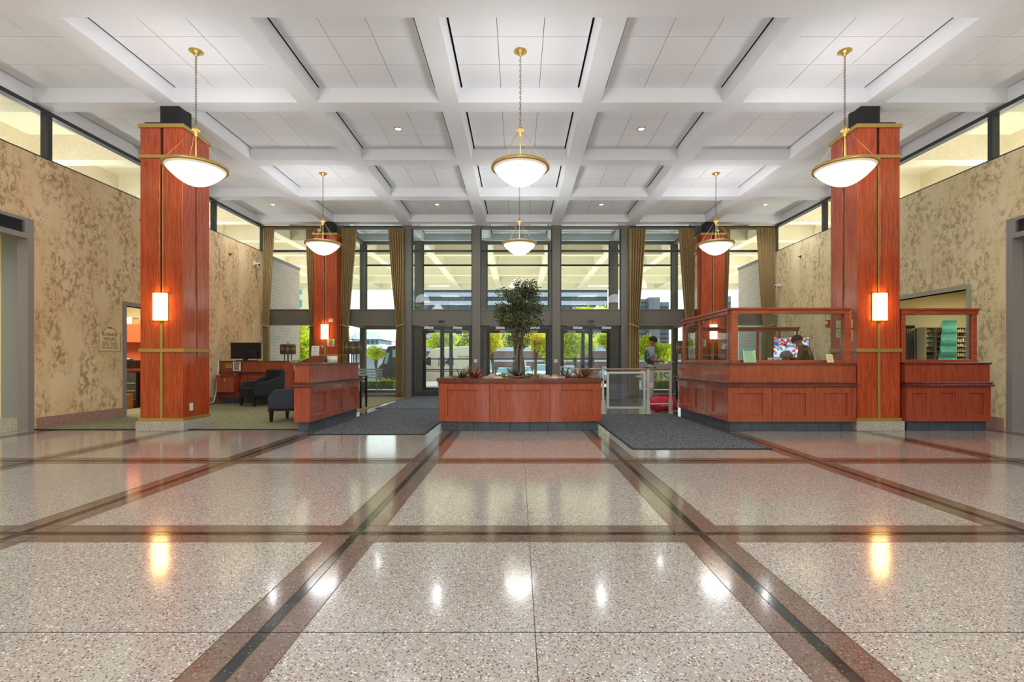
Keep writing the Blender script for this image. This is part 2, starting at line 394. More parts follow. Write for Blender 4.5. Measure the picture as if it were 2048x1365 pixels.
def text(name, body, size, loc, rot, mat, parent, depth=.002, align='CENTER', sx=1, local=False):
    cu = bpy.data.curves.new(name, 'FONT'); cu.body = body; cu.size = size; cu.extrude = depth; cu.align_x = align; cu.align_y = 'CENTER'
    t = bpy.data.objects.new(name, cu); C.objects.link(t)
    dg = bpy.context.evaluated_depsgraph_get(); dg.update()
    me = bpy.data.meshes.new_from_object(t.evaluated_get(dg)); bpy.data.objects.remove(t)
    mx = Matrix.Translation(Vector(loc) - (Vector((0, 0, 0)) if local else Vector(WO[parent.name]))) @ rot.to_4x4() @ Matrix.Diagonal((sx, 1, 1, 1))
    me.transform(mx); me.materials.clear(); me.materials.append(MT[mat])
    for p in me.polygons: p.material_index = 0
    o = bpy.data.objects.new(name, me); C.objects.link(o); o.parent = parent; WO[o.name] = WO[parent.name]
    return o
from mathutils import Euler
FACE_CAM = Euler((R(90), 0, 0)).to_matrix()            # text read from -Y side
FACE_XP = Euler((R(90), 0, R(90))).to_matrix()         # text on a face looking towards +X
FACE_XM = Euler((R(90), 0, R(-90))).to_matrix()        # towards -X
def leaf_cloud(mb, cents, n, size, mi=0, mis=None, asp=.45):
    """leaves with a folded midrib scattered in ellipsoids cents=[(c,r)]"""
    for _ in range(n):
        c, r = random.choice(cents)
        while True:
            p = Vector((random.uniform(-1, 1), random.uniform(-1, 1), random.uniform(-1, 1)))
            if .25 < p.length < 1: break
        p = Vector((c[0] + p.x * r[0], c[1] + p.y * r[1], c[2] + p.z * r[2]))
        d = Vector((random.gauss(0, 1), random.gauss(0, 1), random.gauss(-.3, .7))).normalized()
        q = d.cross(Vector((random.gauss(0, 1), random.gauss(0, 1), random.gauss(0, 1)))).normalized()
        s = size * random.uniform(.7, 1.3); nrm = d.cross(q) * s * .15
        mb.add([p, p + d * s * .45 + q * s * asp * .5 + nrm, p + d * s, p + d * s * .45 - q * s * asp * .5 + nrm, p + d * s * .5],
               [(0, 1, 4), (1, 2, 4), (2, 3, 4), (3, 0, 4)], random.choice(mis) if mis else mi)

# ------------------------------------------------------------------ floor
def build_floor():
    xl = [XC - WX - .12, -7.47, -5.33, -3.17, -1.03, 1.165, 3.27, 5.42, 7.55, XC + WX + .12]
    yl = [-9, -6.1, -3.78, -1.46, .86, 3.18, 5.50, 16.0]
    hb, hk = .152, .027
    def cuts(ls, b):
        c = [ls[0]]
        for v in ls[1:-1]: c += [v - b, v - hk, v + hk, v + b]
        return c + [ls[-1]]
    cx = cuts(xl, hb); cy = cuts(yl[:-1] + [15.25], hb)
    mb = MB(); kinds = lambda i: (0, 1, 2, 1)[i % 4]
    for i in range(len(cx) - 1):
        for j in range(len(cy) - 1):
            a, b = kinds(i), kinds(j)
            mi = max(a, b)
            if a == 1 and b == 2: mi = 2
            mb.add([(cx[i], cy[j], 0), (cx[i + 1], cy[j], 0), (cx[i + 1], cy[j + 1], 0), (cx[i], cy[j + 1], 0)], [(0, 1, 2, 3)], mi)
    fl = struct(mb.build('floor', ['terr', 'terrb', 'terrk'], base=(0, 0, 0)))
    s = MB()                                                  # brass divider strips and saw joints
    for v in xl[1:-1]:
        for k in (-hb, -hk, hk, hb): s.box(v + k - .0016, v + k + .0016, -9, 15.25, -.01, .0012)
    for v in yl[1:-1]:
        for k in (-hb, -hk, hk, hb): s.box(xl[0], xl[-1], v + k - .0016, v + k + .0016, -.01, .0012)
    s.build('divider_strip', 'brassd', fl)
    s = MB(); s.box(xl[0], xl[-1], 2.018, 2.022, -.01, .0008)
    s.box(.068, .071, -9, 7.9, -.01, .0008)
    s.build('floor_joint', 'rubber', fl)
    # slab under everything
    b = MB(); b.box(-12, 12, -9.2, 17.6, -.3, -.012); struct(b.build('trim_floor_slab', 'pave'))
    c = MB(); c.box(XC - WX, -3.47, 8.0, 15.2, .001, .012); cp = tag(c.build('carpet', 'carpet'), 'green-beige carpet under the armchairs and desk', 'carpet')
    c = MB(); c.box(XC - WX, -3.47, 7.965, 8.0, .001, .014); c.build('edge_strip', 'rubber', cp)
    c = MB(); c.box(-12, XC - WX - .1, 8.2, 15, -.011, .004); struct(c.build('floor_office', 'carpet'))
    c = MB(); c.box(XC + WX + .1, 12, 3.5, 12, -.011, .004); struct(c.build('floor_mailroom', 'terr'))
    c = MB(); c.box(-12, XC - WX - .1, 3.5, 8.2, -.011, .004); struct(c.build('floor_corridor', 'terr'))
    c = MB(); c.box(-5.3, 5.35, 15.27, 17.5, -.011, .006); struct(c.build('floor_vestibule', 'vestfloor'))
    for nm, x0, x1, y0, y1, lab in (('entrance_mat', -3.15, -1.39, 7.45, 11.5, 'dark grey entrance mat lying left of the planter, nearer the camera'),
                                    ('entrance_mat', -3.3, -1.39, 11.52, 15.12, 'grey entrance mat running up to the left doors, behind the nearer one'),
                                    ('entrance_mat', 1.42, 3.17, 6.2, 10.3, 'charcoal entrance mat right of the planter in front of the gate')):
        m = MB(); m.box(x0 + .03, x1 - .03, y0 + .03, y1 - .03, .002, .011)
        o = tag(m.build(nm, 'mat' if x0 > 0 or y0 < 9 else 'mat2'), lab, 'mat')
        e = MB(); e.box(x0, x1, y0, y0 + .03, .002, .009).box(x0, x1, y1 - .03, y1, .002, .009).box(x0, x0 + .03, y0 + .03, y1 - .03, .002, .009).box(x1 - .03, x1, y0 + .03, y1 - .03, .002, .009)
        e.build('mat_border', 'rubber', o)
build_floor()

# ------------------------------------------------------------------ ceiling (waffle)
def coffer(mb, cx, cy, m_face, m_top, bw=.30, tw=.37, depth=.5, panel=False):
    """one module: underside ring + sloping well"""
    h = M / 2; b = h - bw / 2; t = h - tw / 2 - .01; zt = HB + (.215 if panel else depth)
    o = [(cx - h, cy - h, HB), (cx + h, cy - h, HB), (cx + h, cy + h, HB), (cx - h, cy + h, HB)]
    i1 = [(cx - b, cy - b, HB), (cx + b, cy - b, HB), (cx + b, cy + b, HB), (cx - b, cy + b, HB)]
    i2 = [(cx - t, cy - t, zt), (cx + t, cy - t, zt), (cx + t, cy + t, zt), (cx - t, cy + t, zt)]
    mb.add(o + i1 + i2, [(k, (k + 1) % 4, 4 + (k + 1) % 4, 4 + k)[::-1] for k in range(4)] + [(4 + k, 4 + (k + 1) % 4, 8 + (k + 1) % 4, 8 + k)[::-1] for k in range(4)], m_face)
    if panel:
        zz = HB + .42; i3 = [(p[0], p[1], zz) for p in i2]
        mb.add(i2 + i3, [(k, (k + 1) % 4, 4 + (k + 1) % 4, 4 + k)[::-1] for k in range(4)] + [(4, 5, 6, 7)], m_top)
    else: mb.add(i2, [(0, 1, 2, 3)], m_top)
def build_ceiling():
    inn = MB(); out = MB(); ctr = []
    for r in range(-8, 9):
        cy = Y0 + M * (r + .5)
        for i in range(-6, 7):
            cx = XC + M * i
            inside = (abs(i) <= 3 and r <= 2) or (abs(i) <= 2 and r == 3)
            if inside: coffer(inn, cx, cy, 0, 1, panel=True); ctr.append((cx, cy, i, r))
            elif r >= -4: coffer(out, cx, cy, 0, 0)
    ce = struct(inn.build('ceiling', ['white', 'dark'], base=(0, 0, HB)))
    ou = struct(out.build('ceiling_portico', ['concrete'], base=(0, 0, HB)))
    # panels of 3 x 3 tiles
    p = MB(); g = .61
    for a in (-1, 0, 1):
        for b in (-1, 0, 1):
            p.box(a * g - g / 2 + .004, a * g + g / 2 - .004, b * (g + .022) - (g + .022) / 2 + .004, b * (g + .022) + (g + .022) / 2 - .004, 0, .02)
    p.box(-.9, .9, -.93, .93, .02, .03, 1)
    first = None
    for cx, cy, i, r in ctr:
        if first is None:
            first = p.build('acoustic_panel', ['tile', 'copier'], ce, local=True); q = first
        else: q = first.copy(); C.objects.link(q); q.parent = ce
        q.location = (cx, cy, .205)
    # roof and fascia that keep the sun out
    b = MB(); b.box(XC - 6.5 * M, XC + 6.5 * M, Y0 - 4 * M - 9, Y0 + 9 * M, HB + .52, HB + .75); struct(b.build('trim_roof', 'concrete'))
    b = MB(); yb = Y0 + 9 * M; b.box(XC - 6.5 * M, XC + 6.5 * M, yb, yb + .15, HB - .02, HB + .8)
    struct(b.build('trim_fascia', 'concrete'))
build_ceiling()

# ------------------------------------------------------------------ walls
def side_wall(sg, mat):
    """sg -1 left, +1 right"""
    xi = XC + sg * WX; xo = xi + sg * .15
    nm = 'left' if sg < 0 else 'right'
    dY = (9.86, 10.76) if sg < 0 else (8.68, 11.2); dz = 2.2 if sg < 0 else 2.36
    top = 4.42; w = MB()
    w.box(xi, xo, -9, 3.8, 0, top)
    w.box(xi, xo, 3.8, 7.95, 3.36, top)
    w.box(xi, xo, 7.95, dY[0], 0, top); w.box(xi, xo, dY[0], dY[1], dz, top); w.box(xi, xo, dY[1], 15.35, 0, top)
    struct(w.build('wall_' + nm, mat, base=(xi, 0, 0)))
    # granite baseboard
    b = MB(); t = -sg * .03
    for y0, y1 in ((-9, 3.75), (8.03, dY[0] - .09), (dY[1] + .09, 15.2)):
        b.box(xi + t, xi, y0, y1, 0.013 if (sg < 0 and y0 > 8) else 0, .19)
    struct(b.build('baseboard_' + nm, 'graniter'))
    # corridor opening frame with vent
    f = MB(); a, c = xi - sg * .02, xo
    f.box(a, c, 7.87, 7.97, 0, 3.36); f.box(a, c, 3.75, 3.85, 0, 3.36)
    f.box(a, c, 3.85, 7.87, 3.31, 3.36); f.box(a, c, 3.85, 7.87, 3.04, 3.12)
    f.box(a, c, 7.82, 7.87, 3.12, 3.31)
    fo = struct(f.build('trim_corridor_' + nm, 'greyframe'))
    v = MB(); v.box(xi + sg * .03, xi + sg * .05, 3.85, 7.82, 3.12, 3.31, 1)
    for k in range(9): v.box(xi - sg * .005, xi + sg * .02, 3.87, 7.80, 3.13 + k * .0205, 3.137 + k * .0205, 0)
    v.build('vent_grille', ['copier', 'dark'], fo)
    # door frame
    d = MB(); fm = 'greyframe' if sg < 0 else 'greenframe'
    d.box(a, c, dY[0] - .08, dY[0], 0, dz + .08); d.box(a, c, dY[1], dY[1] + .08, 0, dz + .08); d.box(a, c, dY[0], dY[1], dz, dz + .08)
    struct(d.build('trim_doorframe_' + nm, fm))
    # clerestory
    c0 = MB(); c0.box(xi, xi + sg * .12, -9, 15.3, HB - .07, HB - .002); c0.box(xi + sg * .02, xi + sg * .1, -9, 15.3, top, top + .03)
    for k in (-2, -1, 0, 1):
        y = Y0 + .17 + k * 2 * M; c0.box(xi + sg * .0, xi + sg * .12, y - .07, y + .01, top, HB - .07, 0); c0.box(xi + sg * .03, xi + sg * .1, y + .015, y + .05, top, HB - .07, 1)
    c0.box(xi, xi + sg * .12, 15.2, 15.3, top, HB - .07)
    wo = struct(c0.build('window_' + ('1' if sg < 0 else '2'), ['bronzed', 'steel']))
    g = MB(); g.box(xi + sg * .06, xi + sg * .066, -9, 15.2, top + .03, HB - .07); g.build('glass_pane', 'glass', wo)
    # exterior brick wing
    e = MB(); e.box(xi, xo, 15.4, 17.7, -.02, 4.33, 0); e.box(xi - sg * .02, xo + sg * .02, 15.38, 17.72, 4.33, 4.42, 1)
    struct(e.build('wall_wing_' + nm, ['brick', 'brickcap'], base=(xi, 0, 0)))
side_wall(-1, 'wall_l'); side_wall(1, 'wall_r')
def shell():
    w = MB()                                     # unseen back wall; its tall windows are added to let in fill light
    for x0, x1 in ((-8, -6.6), (-4.4, -1.1), (1.1, 4.4), (6.6, 8)): w.box(x0, x1, -9.2, -9, 0, HB)
    for x0, x1 in ((-6.6, -4.4), (-1.1, 1.1), (4.4, 6.6)): w.box(x0, x1, -9.2, -9, 0, .3); w.box(x0, x1, -9.2, -9, 4.6, HB)
    struct(w.build('wall_back', 'wall_r'))
    g = MB()
    for x0, x1 in ((-6.6, -4.4), (-1.1, 1.1), (4.4, 6.6)): g.box(x0, x1, -9.11, -9.1, .3, 4.6)
    struct(g.build('window_3', 'glass'))
    # corridor stubs
    L = XC - WX - .15; r_ = XC + WX + .15
    w = MB(); w.box(X(5, 8.05), L, 8.03, 8.2, .19, 3.2); struct(w.build('wall_corridor_left', 'greywall'))
    w = MB(); w.box(X(3, 8.05), L + .03, 8.0, 8.2, 0, .19); struct(w.build('baseboard_corridor_left', 'granite'))
    w = MB(); w.box(-12, X(5, 8.05), 8.2, 8.3, 0, 3.2).box(-12, -11.9, 3.4, 8.2, 0, 3.2).box(-12, L, 3.4, 3.5, 0, 3.2); struct(w.build('wall_corridor_side', 'cream'))
    w = MB(); w.box(-12, L, 3.5, 8.3, 3.2, 3.3); struct(w.build('ceiling_corridor_left', 'tile'))
    w = MB(); w.box(r_, 12, 8.03, 8.15, .19, 3.2); struct(w.build('wall_corridor_right', 'greywall2'))
    w = MB(); w.box(r_ - .03, 12, 8.0, 8.15, 0, .19); struct(w.build('baseboard_corridor_right', 'graniter'))
    w = MB(); w.box(r_, 12, 3.4, 3.5, 0, 3.2).box(11.9, 12, 3.5, 8.03, 0, 3.2); struct(w.build('wall_corridor_end', 'greywall2'))
    w = MB(); w.box(r_, 12, 3.4, 8.1, 3.2, 3.3); struct(w.build('ceiling_corridor_right', 'tile'))
    lamp('AREA', (-10, 6, 3.15), 45, size=1.5); lamp('AREA', (10, 6, 3.15), 25, size=1.5)
    # office behind the left door
    w = MB(); w.box(-12, L, 12.45, 12.55, 0, 2.7).box(-12, -11.9, 8.3, 12.45, 0, 2.7).box(-12, L, 8.3, 8.4, 0, 2.7); struct(w.build('wall_office', 'cream'))
    w = MB(); w.box(-12, L, 8.3, 12.55, 2.7, 2.8); struct(w.build('ceiling_office', 'tile'))
    lamp('AREA', (-9.3, 10.8, 2.65), 70, size=.9, color=(1, .88, .7))
    # mail room behind the right opening
    w = MB(); w.box(r_, 12, 11.3, 11.4, 0, 2.7).box(11.9, 12, 8.15, 11.3, 0, 2.7); struct(w.build('wall_mailroom', 'cream'))
    w = MB(); w.box(r_, 12, 8.15, 11.4, 2.7, 2.8); struct(w.build('ceiling_mailroom', 'cream'))
    lamp('AREA', (9.8, 9.8, 2.65), 26, size=.6, color=(1, .86, .6))
shell()

# ------------------------------------------------------------------ window wall
def glazed_wall(yf, posts, transom, name, doors, ends, outer):
    """frame front at yf, depth .12; posts = list of (x, halfwidth)"""
    d = .12; o = MB(); xs = sorted(posts)
    for x, h in xs: o.box(x - h, x + h, yf - (.04 if h > .1 else 0), yf + d + .02, 0, HB)
    segs = []
    allx = ends[:1] + [p for p in xs] + ends[1:]
    for a, b in zip(allx[:-1], allx[1:]):
        segs.append((a[0] + a[1], b[0] - b[1]))
    glass = MB()
    for x0, x1 in segs:
        if (x0, x1) in outer or x1 - x0 < .1: continue
        o.box(x0, x1, yf, yf + d, HB - .1, HB)                      # head
        o.box(x0, x1, yf + .03, yf + d - .02, transom - .03, transom + .03, 1)
        o.box(x0, x1, yf + .02, yf + d, 2.24, 2.66, 2); o.box(x0, x1, yf, yf + d, 2.66, 2.69)
        o.box(x0, x0 + .03, yf + .02, yf + d, 2.69, HB - .1, 1); o.box(x1 - .03, x1, yf + .02, yf + d, 2.69, HB - .1, 1)
        o.box(x0, x1, yf, yf + d, 2.20, 2.24)
        o.box(x0, x1, yf, yf + d, 0, .1 if not any(abs((x0 + x1) / 2 - c) < .6 for c in doors) else .012)
        glass.box(x0, x1, yf + .06, yf + .068, 2.69, HB - .1)
        if not any(abs((x0 + x1) / 2 - c) < .6 for c in doors): glass.box(x0, x1, yf + .06, yf + .068, .1, 2.20)
    w = struct(o.build(name, ['bronze', 'bronzed', 'spandrel'], bevel=.004))
    glass.build('glass_pane', 'glass', w)
    return segs
PF = [(-3.37, .125), (-1.27, .125), (1.17, .125), (3.27, .125)]
cw = .337
colL, colR = XC - 2.5 * M, XC + 2.5 * M
FY = 15.22
segsF = glazed_wall(FY, PF + [(colL, cw), (colR, cw)], 4.48, 'window_4', [-2.32, -.05, 2.22], [(XC - WX, .0), (XC + WX, .0)], [])
RY = 17.2
segsR = glazed_wall(RY, [(-3.42, .13), (-1.21, .13), (1.19, .13), (3.3, .13)], 4.42, 'window_5', [-2.31, -.01, 2.24], [(-5.36, .1), (5.42, .1)], [])
o = MB()
for x in (-5.36, 5.42):
    o.box(x - .1, x + .1, RY, RY + .14, 0, HB)
    o.box(x - .05, x + .05, FY + .15, FY + .2, 0, HB); o.box(x - .05, x + .05, FY + .2, RY, HB - .12, HB); o.box(x - .05, x + .05, FY + .2, RY, 2.24, 2.45); o.box(x - .05, x + .05, FY + .2, RY, 0, .1)
w = struct(o.build('window_6', ['bronze']))
g = MB()
for x in (-5.36, 5.42): g.box(x - .004, x + .004, FY + .2, RY, .1, 2.24); g.box(x - .004, x + .004, FY + .2, RY, 2.45, HB - .12)
g.build('glass_pane', 'glass', w)

dn = [0]
def double_door(x0, x1, yf, flip=1):
    dn[0] += 1
    o = MB(); z1 = 2.2; y0, y1 = yf + .02, yf + .075
    o.box(x0, x0 + .045, yf, yf + .12, .012, z1); o.box(x1 - .045, x1, yf, yf + .12, .012, z1); o.box(x0, x1, yf, yf + .12, z1 - .035, z1)
    w = struct(o.build('door_%d' % dn[0], 'bronzed'))
    mid = (x0 + x1) / 2; g = MB(); lf = MB()
    for a, b in ((x0 + .05, mid - .004), (mid + .004, x1 - .05)):
        lf = MB(); s = .055
        lf.box(a, a + s, y0, y1, .02, z1 - .04); lf.box(b - s, b, y0, y1, .02, z1 - .04)
        lf.box(a + s, b - s, y0, y1, .02, .2); lf.box(a + s, b - s, y0, y1, z1 - .12, z1 - .04)
        lf.box(a + s, b - s, y0 + .01, y1 - .01, 1.16, 1.185)
        L_ = lf.build('door_leaf', 'bronzed', w)
        g = MB(); g.box(a + s, b - s, y0 + .02, y0 + .026, .2, z1 - .12); g.build('glass_pane', 'glass', L_)
        hx = (b - .085) if a < mid - .1 and b < mid + .01 else (a + .085)
        h = MB(); h.tube([(hx, y0 - .002, .96), (hx, y0 - .06, .96), (hx, y0 - .06, 1.22), (hx, y0 - .002, 1.22)], .011); h.build('door_handle', 'bronzed', L_)
        c = MB(); cx = (a + b) / 2; c.box(cx - .1, cx + .18, y0 - .05, y0, z1 - .11, z1 - .05); c.tube([(cx + .1, y0 - .055, z1 - .06), (cx - .1, y0 - .12, z1 - .03), (cx - .28, y0 - .06, z1 - .03)], .008); c.build('door_closer', 'alu', L_)
    return w
for k, (a, b) in enumerate(((-3.245, -1.395), (-1.145, 1.045), (1.295, 3.145))): double_door(a, b, FY)
for k, (a, b) in enumerate(((-3.29, -1.34), (-1.08, 1.06), (1.32, 3.17))): double_door(a, b, RY)
# small black sensor bars above the outer doors
for x, s in ((X(883, 15.2), 'left'), (X(1182, 15.2), 'right')):
    b = MB(); b.box(x - .09, x + .09, FY - .03, FY + .018, 2.30, 2.345); tag(b.build('motion_sensor', 'blackp', bevel=.006), 'small black motion sensor above the %s double doors' % s, 'sensor')
for x, s in ((X(951, 15.1), 'between the left and middle doors'), (X(1112, 15.1), 'between the middle and right doors')):
    b = MB(); b.box(x - .05, x + .05, FY - .05, FY - .04, 1.06, 1.16); w = tag(b.build('switch_plate', 'whitep', bevel=.003), 'pale switch plate on the dark post ' + s, 'switch')
    
    for q in (-.021, .021): b = MB(); b.box(x + q - .009, x + q + .009, FY - .056, FY - .05, 1.09, 1.13); b.build('toggle', 'alu', w)
# ------------------------------------------------------------------ columns
def column(cx, cy, label, sconce_label, lit=True, clip_back=None):
    c = thing('wood_clad_column', label, 'column', (cx, cy, 0))
    H_ = .337; g = .026
    b = MB(); b.box(cx - .38, cx + .38, cy - .385, cy + .385, 0, .15); b.build('granite_base', 'granite', c, bevel=.006)
    k = MB(); k.box(cx - .305, cx + .305, cy - .305, cy + .305, .15, 4.84); k.build('shaft_core', 'black', c)
    for z0, z1 in ((.20, 1.245), (1.30, 4.32), (4.37, 4.80)):
        for sx in (-1, 1):
            for sy in (-1, 1):
                w = MB(); w.box(cx + sx * g, cx + sx * H_, cy + sy * g, cy + sy * H_, z0, z1)
                w.build('wood_panel', 'wood', c, bevel=.004)
    for z0, z1, e in ((.15, .20, .02), (1.245, 1.30, .022), (4.32, 4.37, .02), (4.80, 4.86, .025)):
        w = MB(); q = H_ + e
        w.box(cx - q, cx + q, cy - q, cy - H_, z0, z1).box(cx - q, cx + q, cy + H_, cy + q, z0, z1).box(cx - q, cx - H_, cy - H_, cy + H_, z0, z1).box(cx + H_, cx + q, cy - H_, cy + H_, z0, z1)
        w.build('brass_band', 'brass', c, bevel=.003)
    w = MB()
    for (ax, s) in (('y', -1), ('x', -1), ('x', 1)):
        for z0, z1, wd in ((.2, 1.245, .02), (1.30, 1.75, .02), (2.16, 4.32, .011)):
            if ax == 'y':
                off = 0 if wd > .015 else .012
                w.box(cx + off - wd, cx + off + wd, cy - .345 if wd > .015 else cy - .325, cy - .30, z0, z1)
            else: w.box(cx + s * .30, cx + s * .325, cy - wd * .6, cy + wd * .6, z0, z1 if z1 > 2 else (z1 if z1 < 1.3 else 4.32))
    w.build('brass_strip', 'brass', c)
    p = MB(); p.box(cx - .30, cx + .30, cy - .30, cy + .30, 4.86, 4.91); p.box(cx - .155, cx + .155, cy - .155, cy + .155, 4.91, HB + .02)
    p.build('capital_block', 'black', c, bevel=.004)
    # wall sconce
    s = thing('wall_sconce', sconce_label, 'wall light', (cx, cy - H_, 1.96), group='paper-shaded sconces on the columns')
    y1 = cy - H_ - .012; pts = []
    for t in range(13):
        a = math.pi * t / 12; pts.append((cx - .105 * math.cos(a), y1 - .085 * math.sin(a) ** .6))
    sh = MB(); sh.prism(pts + [(cx + .105, y1)], 1.75, 2.17); sh.build('paper_shade', 'shade', s)
    f = MB()
    f.box(cx - .115, cx + .115, y1 - .002, y1 + .012, 1.735, 2.185)
    for z in (1.92, 1.955): f.tube([(x * 1.03 - cx * .03, y - .004, z) for x, y in pts], .0025, 6)
    f.tube([(cx - .11, y1 - .02, 1.735), (cx - .11, y1 - .02, 2.185)], .004, 6); f.tube([(cx + .11, y1 - .02, 1.735), (cx + .11, y1 - .02, 2.185)], .004, 6)
    f.box(cx - .035, cx + .035, y1 - .05, y1, 1.725, 1.748)
    f.build('brass_frame', 'brassd', s)
    return c
CYN, CYF = 8.235, 14.93
column(XC - 2.5 * M, CYN, 'near left cherry wood column on a grey granite base, white outlet near its foot', 'glowing paper sconce on the near left column')
column(XC + 2.5 * M, CYN, 'near right cherry wood column between the two reception counters', 'glowing paper sconce on the near right column')
column(XC - 2.5 * M, CYF, 'far left cherry wood column between curtains at the window wall', 'glowing paper sconce on the far left column')
column(XC + 2.5 * M, CYF, 'far right cherry wood column between curtains behind the reception booth', 'glowing paper sconce on the far right column, seen through the booth glass')
def plate(cx, y, z, w, h, face, label, holes=True):
    p = MB()
    if face == 'x+': p.box(cx, cx + .008, y - w / 2, y + w / 2, z - h / 2, z + h / 2)
    else: p.box(cx - .008, cx, y - w / 2, y + w / 2, z - h / 2, z + h / 2)
    o = tag(p.build('wall_outlet', 'whitep', bevel=.002), label, 'outlet')
    if holes:
        s = 1 if face == 'x+' else -1
        for dz in (-.03, .03): q = MB(); q.box(cx + s * .008, cx + s * .011, y - .02, y + .02, z + dz - .018, z + dz + .018); q.build('socket', 'blackp', o)
plate(XC - 2.5 * M + .338, 8.10, .36, .08, .12, 'x+', 'white blank plate low on the side of the near left column', False)
plate(XC + 2.5 * M - .338, 8.02, .36, .08, .12, 'x-', 'white outlet with black sockets low on the near right column')
def note(name, x0, x1, y0, y1, z0, z1, mat, label, lines=5, cat='notice', face='y'):
    p = MB(); p.box(x0, x1, y0, y1, z0, z1); o = tag(p.build(name, mat), label, cat); q = MB()
    for k in range(lines):
        z = z1 - (z1 - z0) * (k + .9) / (lines + 1); hh = (z1 - z0) * .035
        if face == 'y': q.box(x0 + (x1 - x0) * .15, x1 - (x1 - x0) * random.uniform(.12, .35), y0 - .001, y0, z - hh, z + hh)
        else:
            xx = x0 if face == 'x-' else x1; q.box(xx - .0012, xx + .0012, y0 + (y1 - y0) * .15, y1 - (y1 - y0) * random.uniform(.12, .3), z - hh, z + hh)
    q.build('printed_lines', 'ink', o)
    return o
xr = XC + 2.5 * M - .338
note('paper_notice', xr - .003, xr, 8.0, 8.16, 1.64, 1.77, 'yellowp', 'upper yellow notice taped on the near right column beside the glass', 3, face='x-')
note('paper_notice', xr - .003, xr, 8.0, 8.13, 1.42, 1.60, 'yellowp', 'lower yellow notice taped on the near right column beside the glass', 4, face='x-')
note('paper_notice', xr - .003, xr, 8.24, 8.42, 1.66, 1.78, 'yellowp', 'topmost yellow notice on the column seen through the booth glass', 3, face='x-')
note('paper_notice', xr - .003, xr, 8.24, 8.42, 1.50, 1.64, 'yellowp', 'middle yellow notice on the column seen through the booth glass', 3, face='x-')
note('paper_notice', xr - .003, xr, 8.22, 8.31, 1.36, 1.48, 'yellowp', 'small bottom yellow notice on the column seen through the booth glass', 3, face='x-')
yl = CYF - .338; xlc = XC - 2.5 * M
note('paper_notice', X(655, yl), X(669, yl), yl - .004, yl, Z(693, yl), Z(678, yl), 'yellowp', 'square cream notice below the sconce of the far left column', 7)
note('paper_notice', X(657.5, yl), X(666, yl), yl - .004, yl, Z(644, yl), Z(638, yl), 'yellowp', 'small cream card above the sconce of the far left column', 2)
note('paper_notice', X(1398, yl), X(1412, yl), yl - .004, yl, Z(694, yl), Z(679, yl), 'yellowp', 'cream notice below the sconce of the far right column', 6)
note('paper_notice', X(1399, yl), X(1408, yl), yl - .004, yl, Z(645, yl), Z(638, yl), 'yellowp', 'small cream card above the sconce of the far right column', 2)

# ------------------------------------------------------------------ pendant lamps
def pendant():
    p = thing('pendant_lamp', '', 'ceiling lamp', (0, 0, 0), group='alabaster bowl pendants under the waffle ceiling')
    zc = HB + .205
    m = MB(); m.lathe([(0, 0), (.09, 0), (.092, -.008), (.06, -.022), (.035, -.05), (.012, -.07), (0, -.072)], 0, 0, zc, 28); m.build('canopy', 'brass', p, local=True)
    m = MB(); n = 26; z0, z1 = zc - .07, 4.40; st = (z0 - z1) / n
    for k in range(n):
        zc_ = z0 - st * (k + .5); pts = []
        for t in range(10):
            a = 2 * math.pi * t / 10; u = .011 * math.cos(a); v = (st * .68) * math.sin(a)
            pts.append((u, 0, zc_ + v) if k % 2 else (0, u, zc_ + v))
        m.tube(pts, .0032, 5, closed=True)
    m.build('chain', 'brassd', p, local=True)
    m = MB(); m.lathe([(0, 4.41), (.012, 4.40), (.03, 4.375), (.045, 4.35), (.045, 4.335), (.03, 4.31), (.018, 4.285), (.022, 4.27), (0, 4.25)], 0, 0, 0, 20)
    for k in range(6):
        a = k * math.pi / 3 + .3; m.ball((.045 * math.cos(a), .045 * math.sin(a), 4.342), .012, 8, 6)
    m.build('hub', 'brass', p, local=True)
    m = MB(); m.tube([(0, 0, 4.26), (0, 0, 3.64)], .007, 8); m.build('rod', 'brass', p, local=True)
    for k in range(4):
        a = k * math.pi / 2 + .9; m = MB(); m.tube([(.035 * math.cos(a), .035 * math.sin(a), 4.32), (.385 * math.cos(a), .385 * math.sin(a), 3.83)], .0022, 5); m.build('cable', 'brassd', p, local=True)
    m = MB(); m.lathe([(.375, 3.80), (.375, 3.835), (.392, 3.84), (.406, 3.835), (.408, 3.80), (.395, 3.79)], 0, 0, 0, 56, close=True); m.build('rim', 'brass', p, local=True)
    m = MB(); pr = []
    for t in range(15):
        q = t / 14; pr.append((.383 * q, 3.805 - .25 * (1 - q ** 1.9))); m.lathe(pr, 0, 0, 0, 56); m.build('glass_bowl', 'bowl', p, local=True)
    return p
pend0 = pendant(); first = True
places = []
for row in (-3, -1, 1, 3):                      # rows behind and above the camera too
    for i in (-2, 0, 2): places.append((XC + i * M, Y0 + M * (row - 1.5 - .0) - .0 + 0.0, i, row))
labs = {(1, -2): 'near left bowl pendant hanging before the near left column', (1, 0): 'near middle bowl pendant on a brass chain, largest of the hanging lamps',
        (1, 2): 'near right bowl pendant hanging before the near right column', (3, -2): 'far left bowl pendant in front of the far left column',
        (3, 0): 'far middle bowl pendant seen below the near middle one, before the windows', (3, 2): 'far right bowl pendant in front of the far right column'}
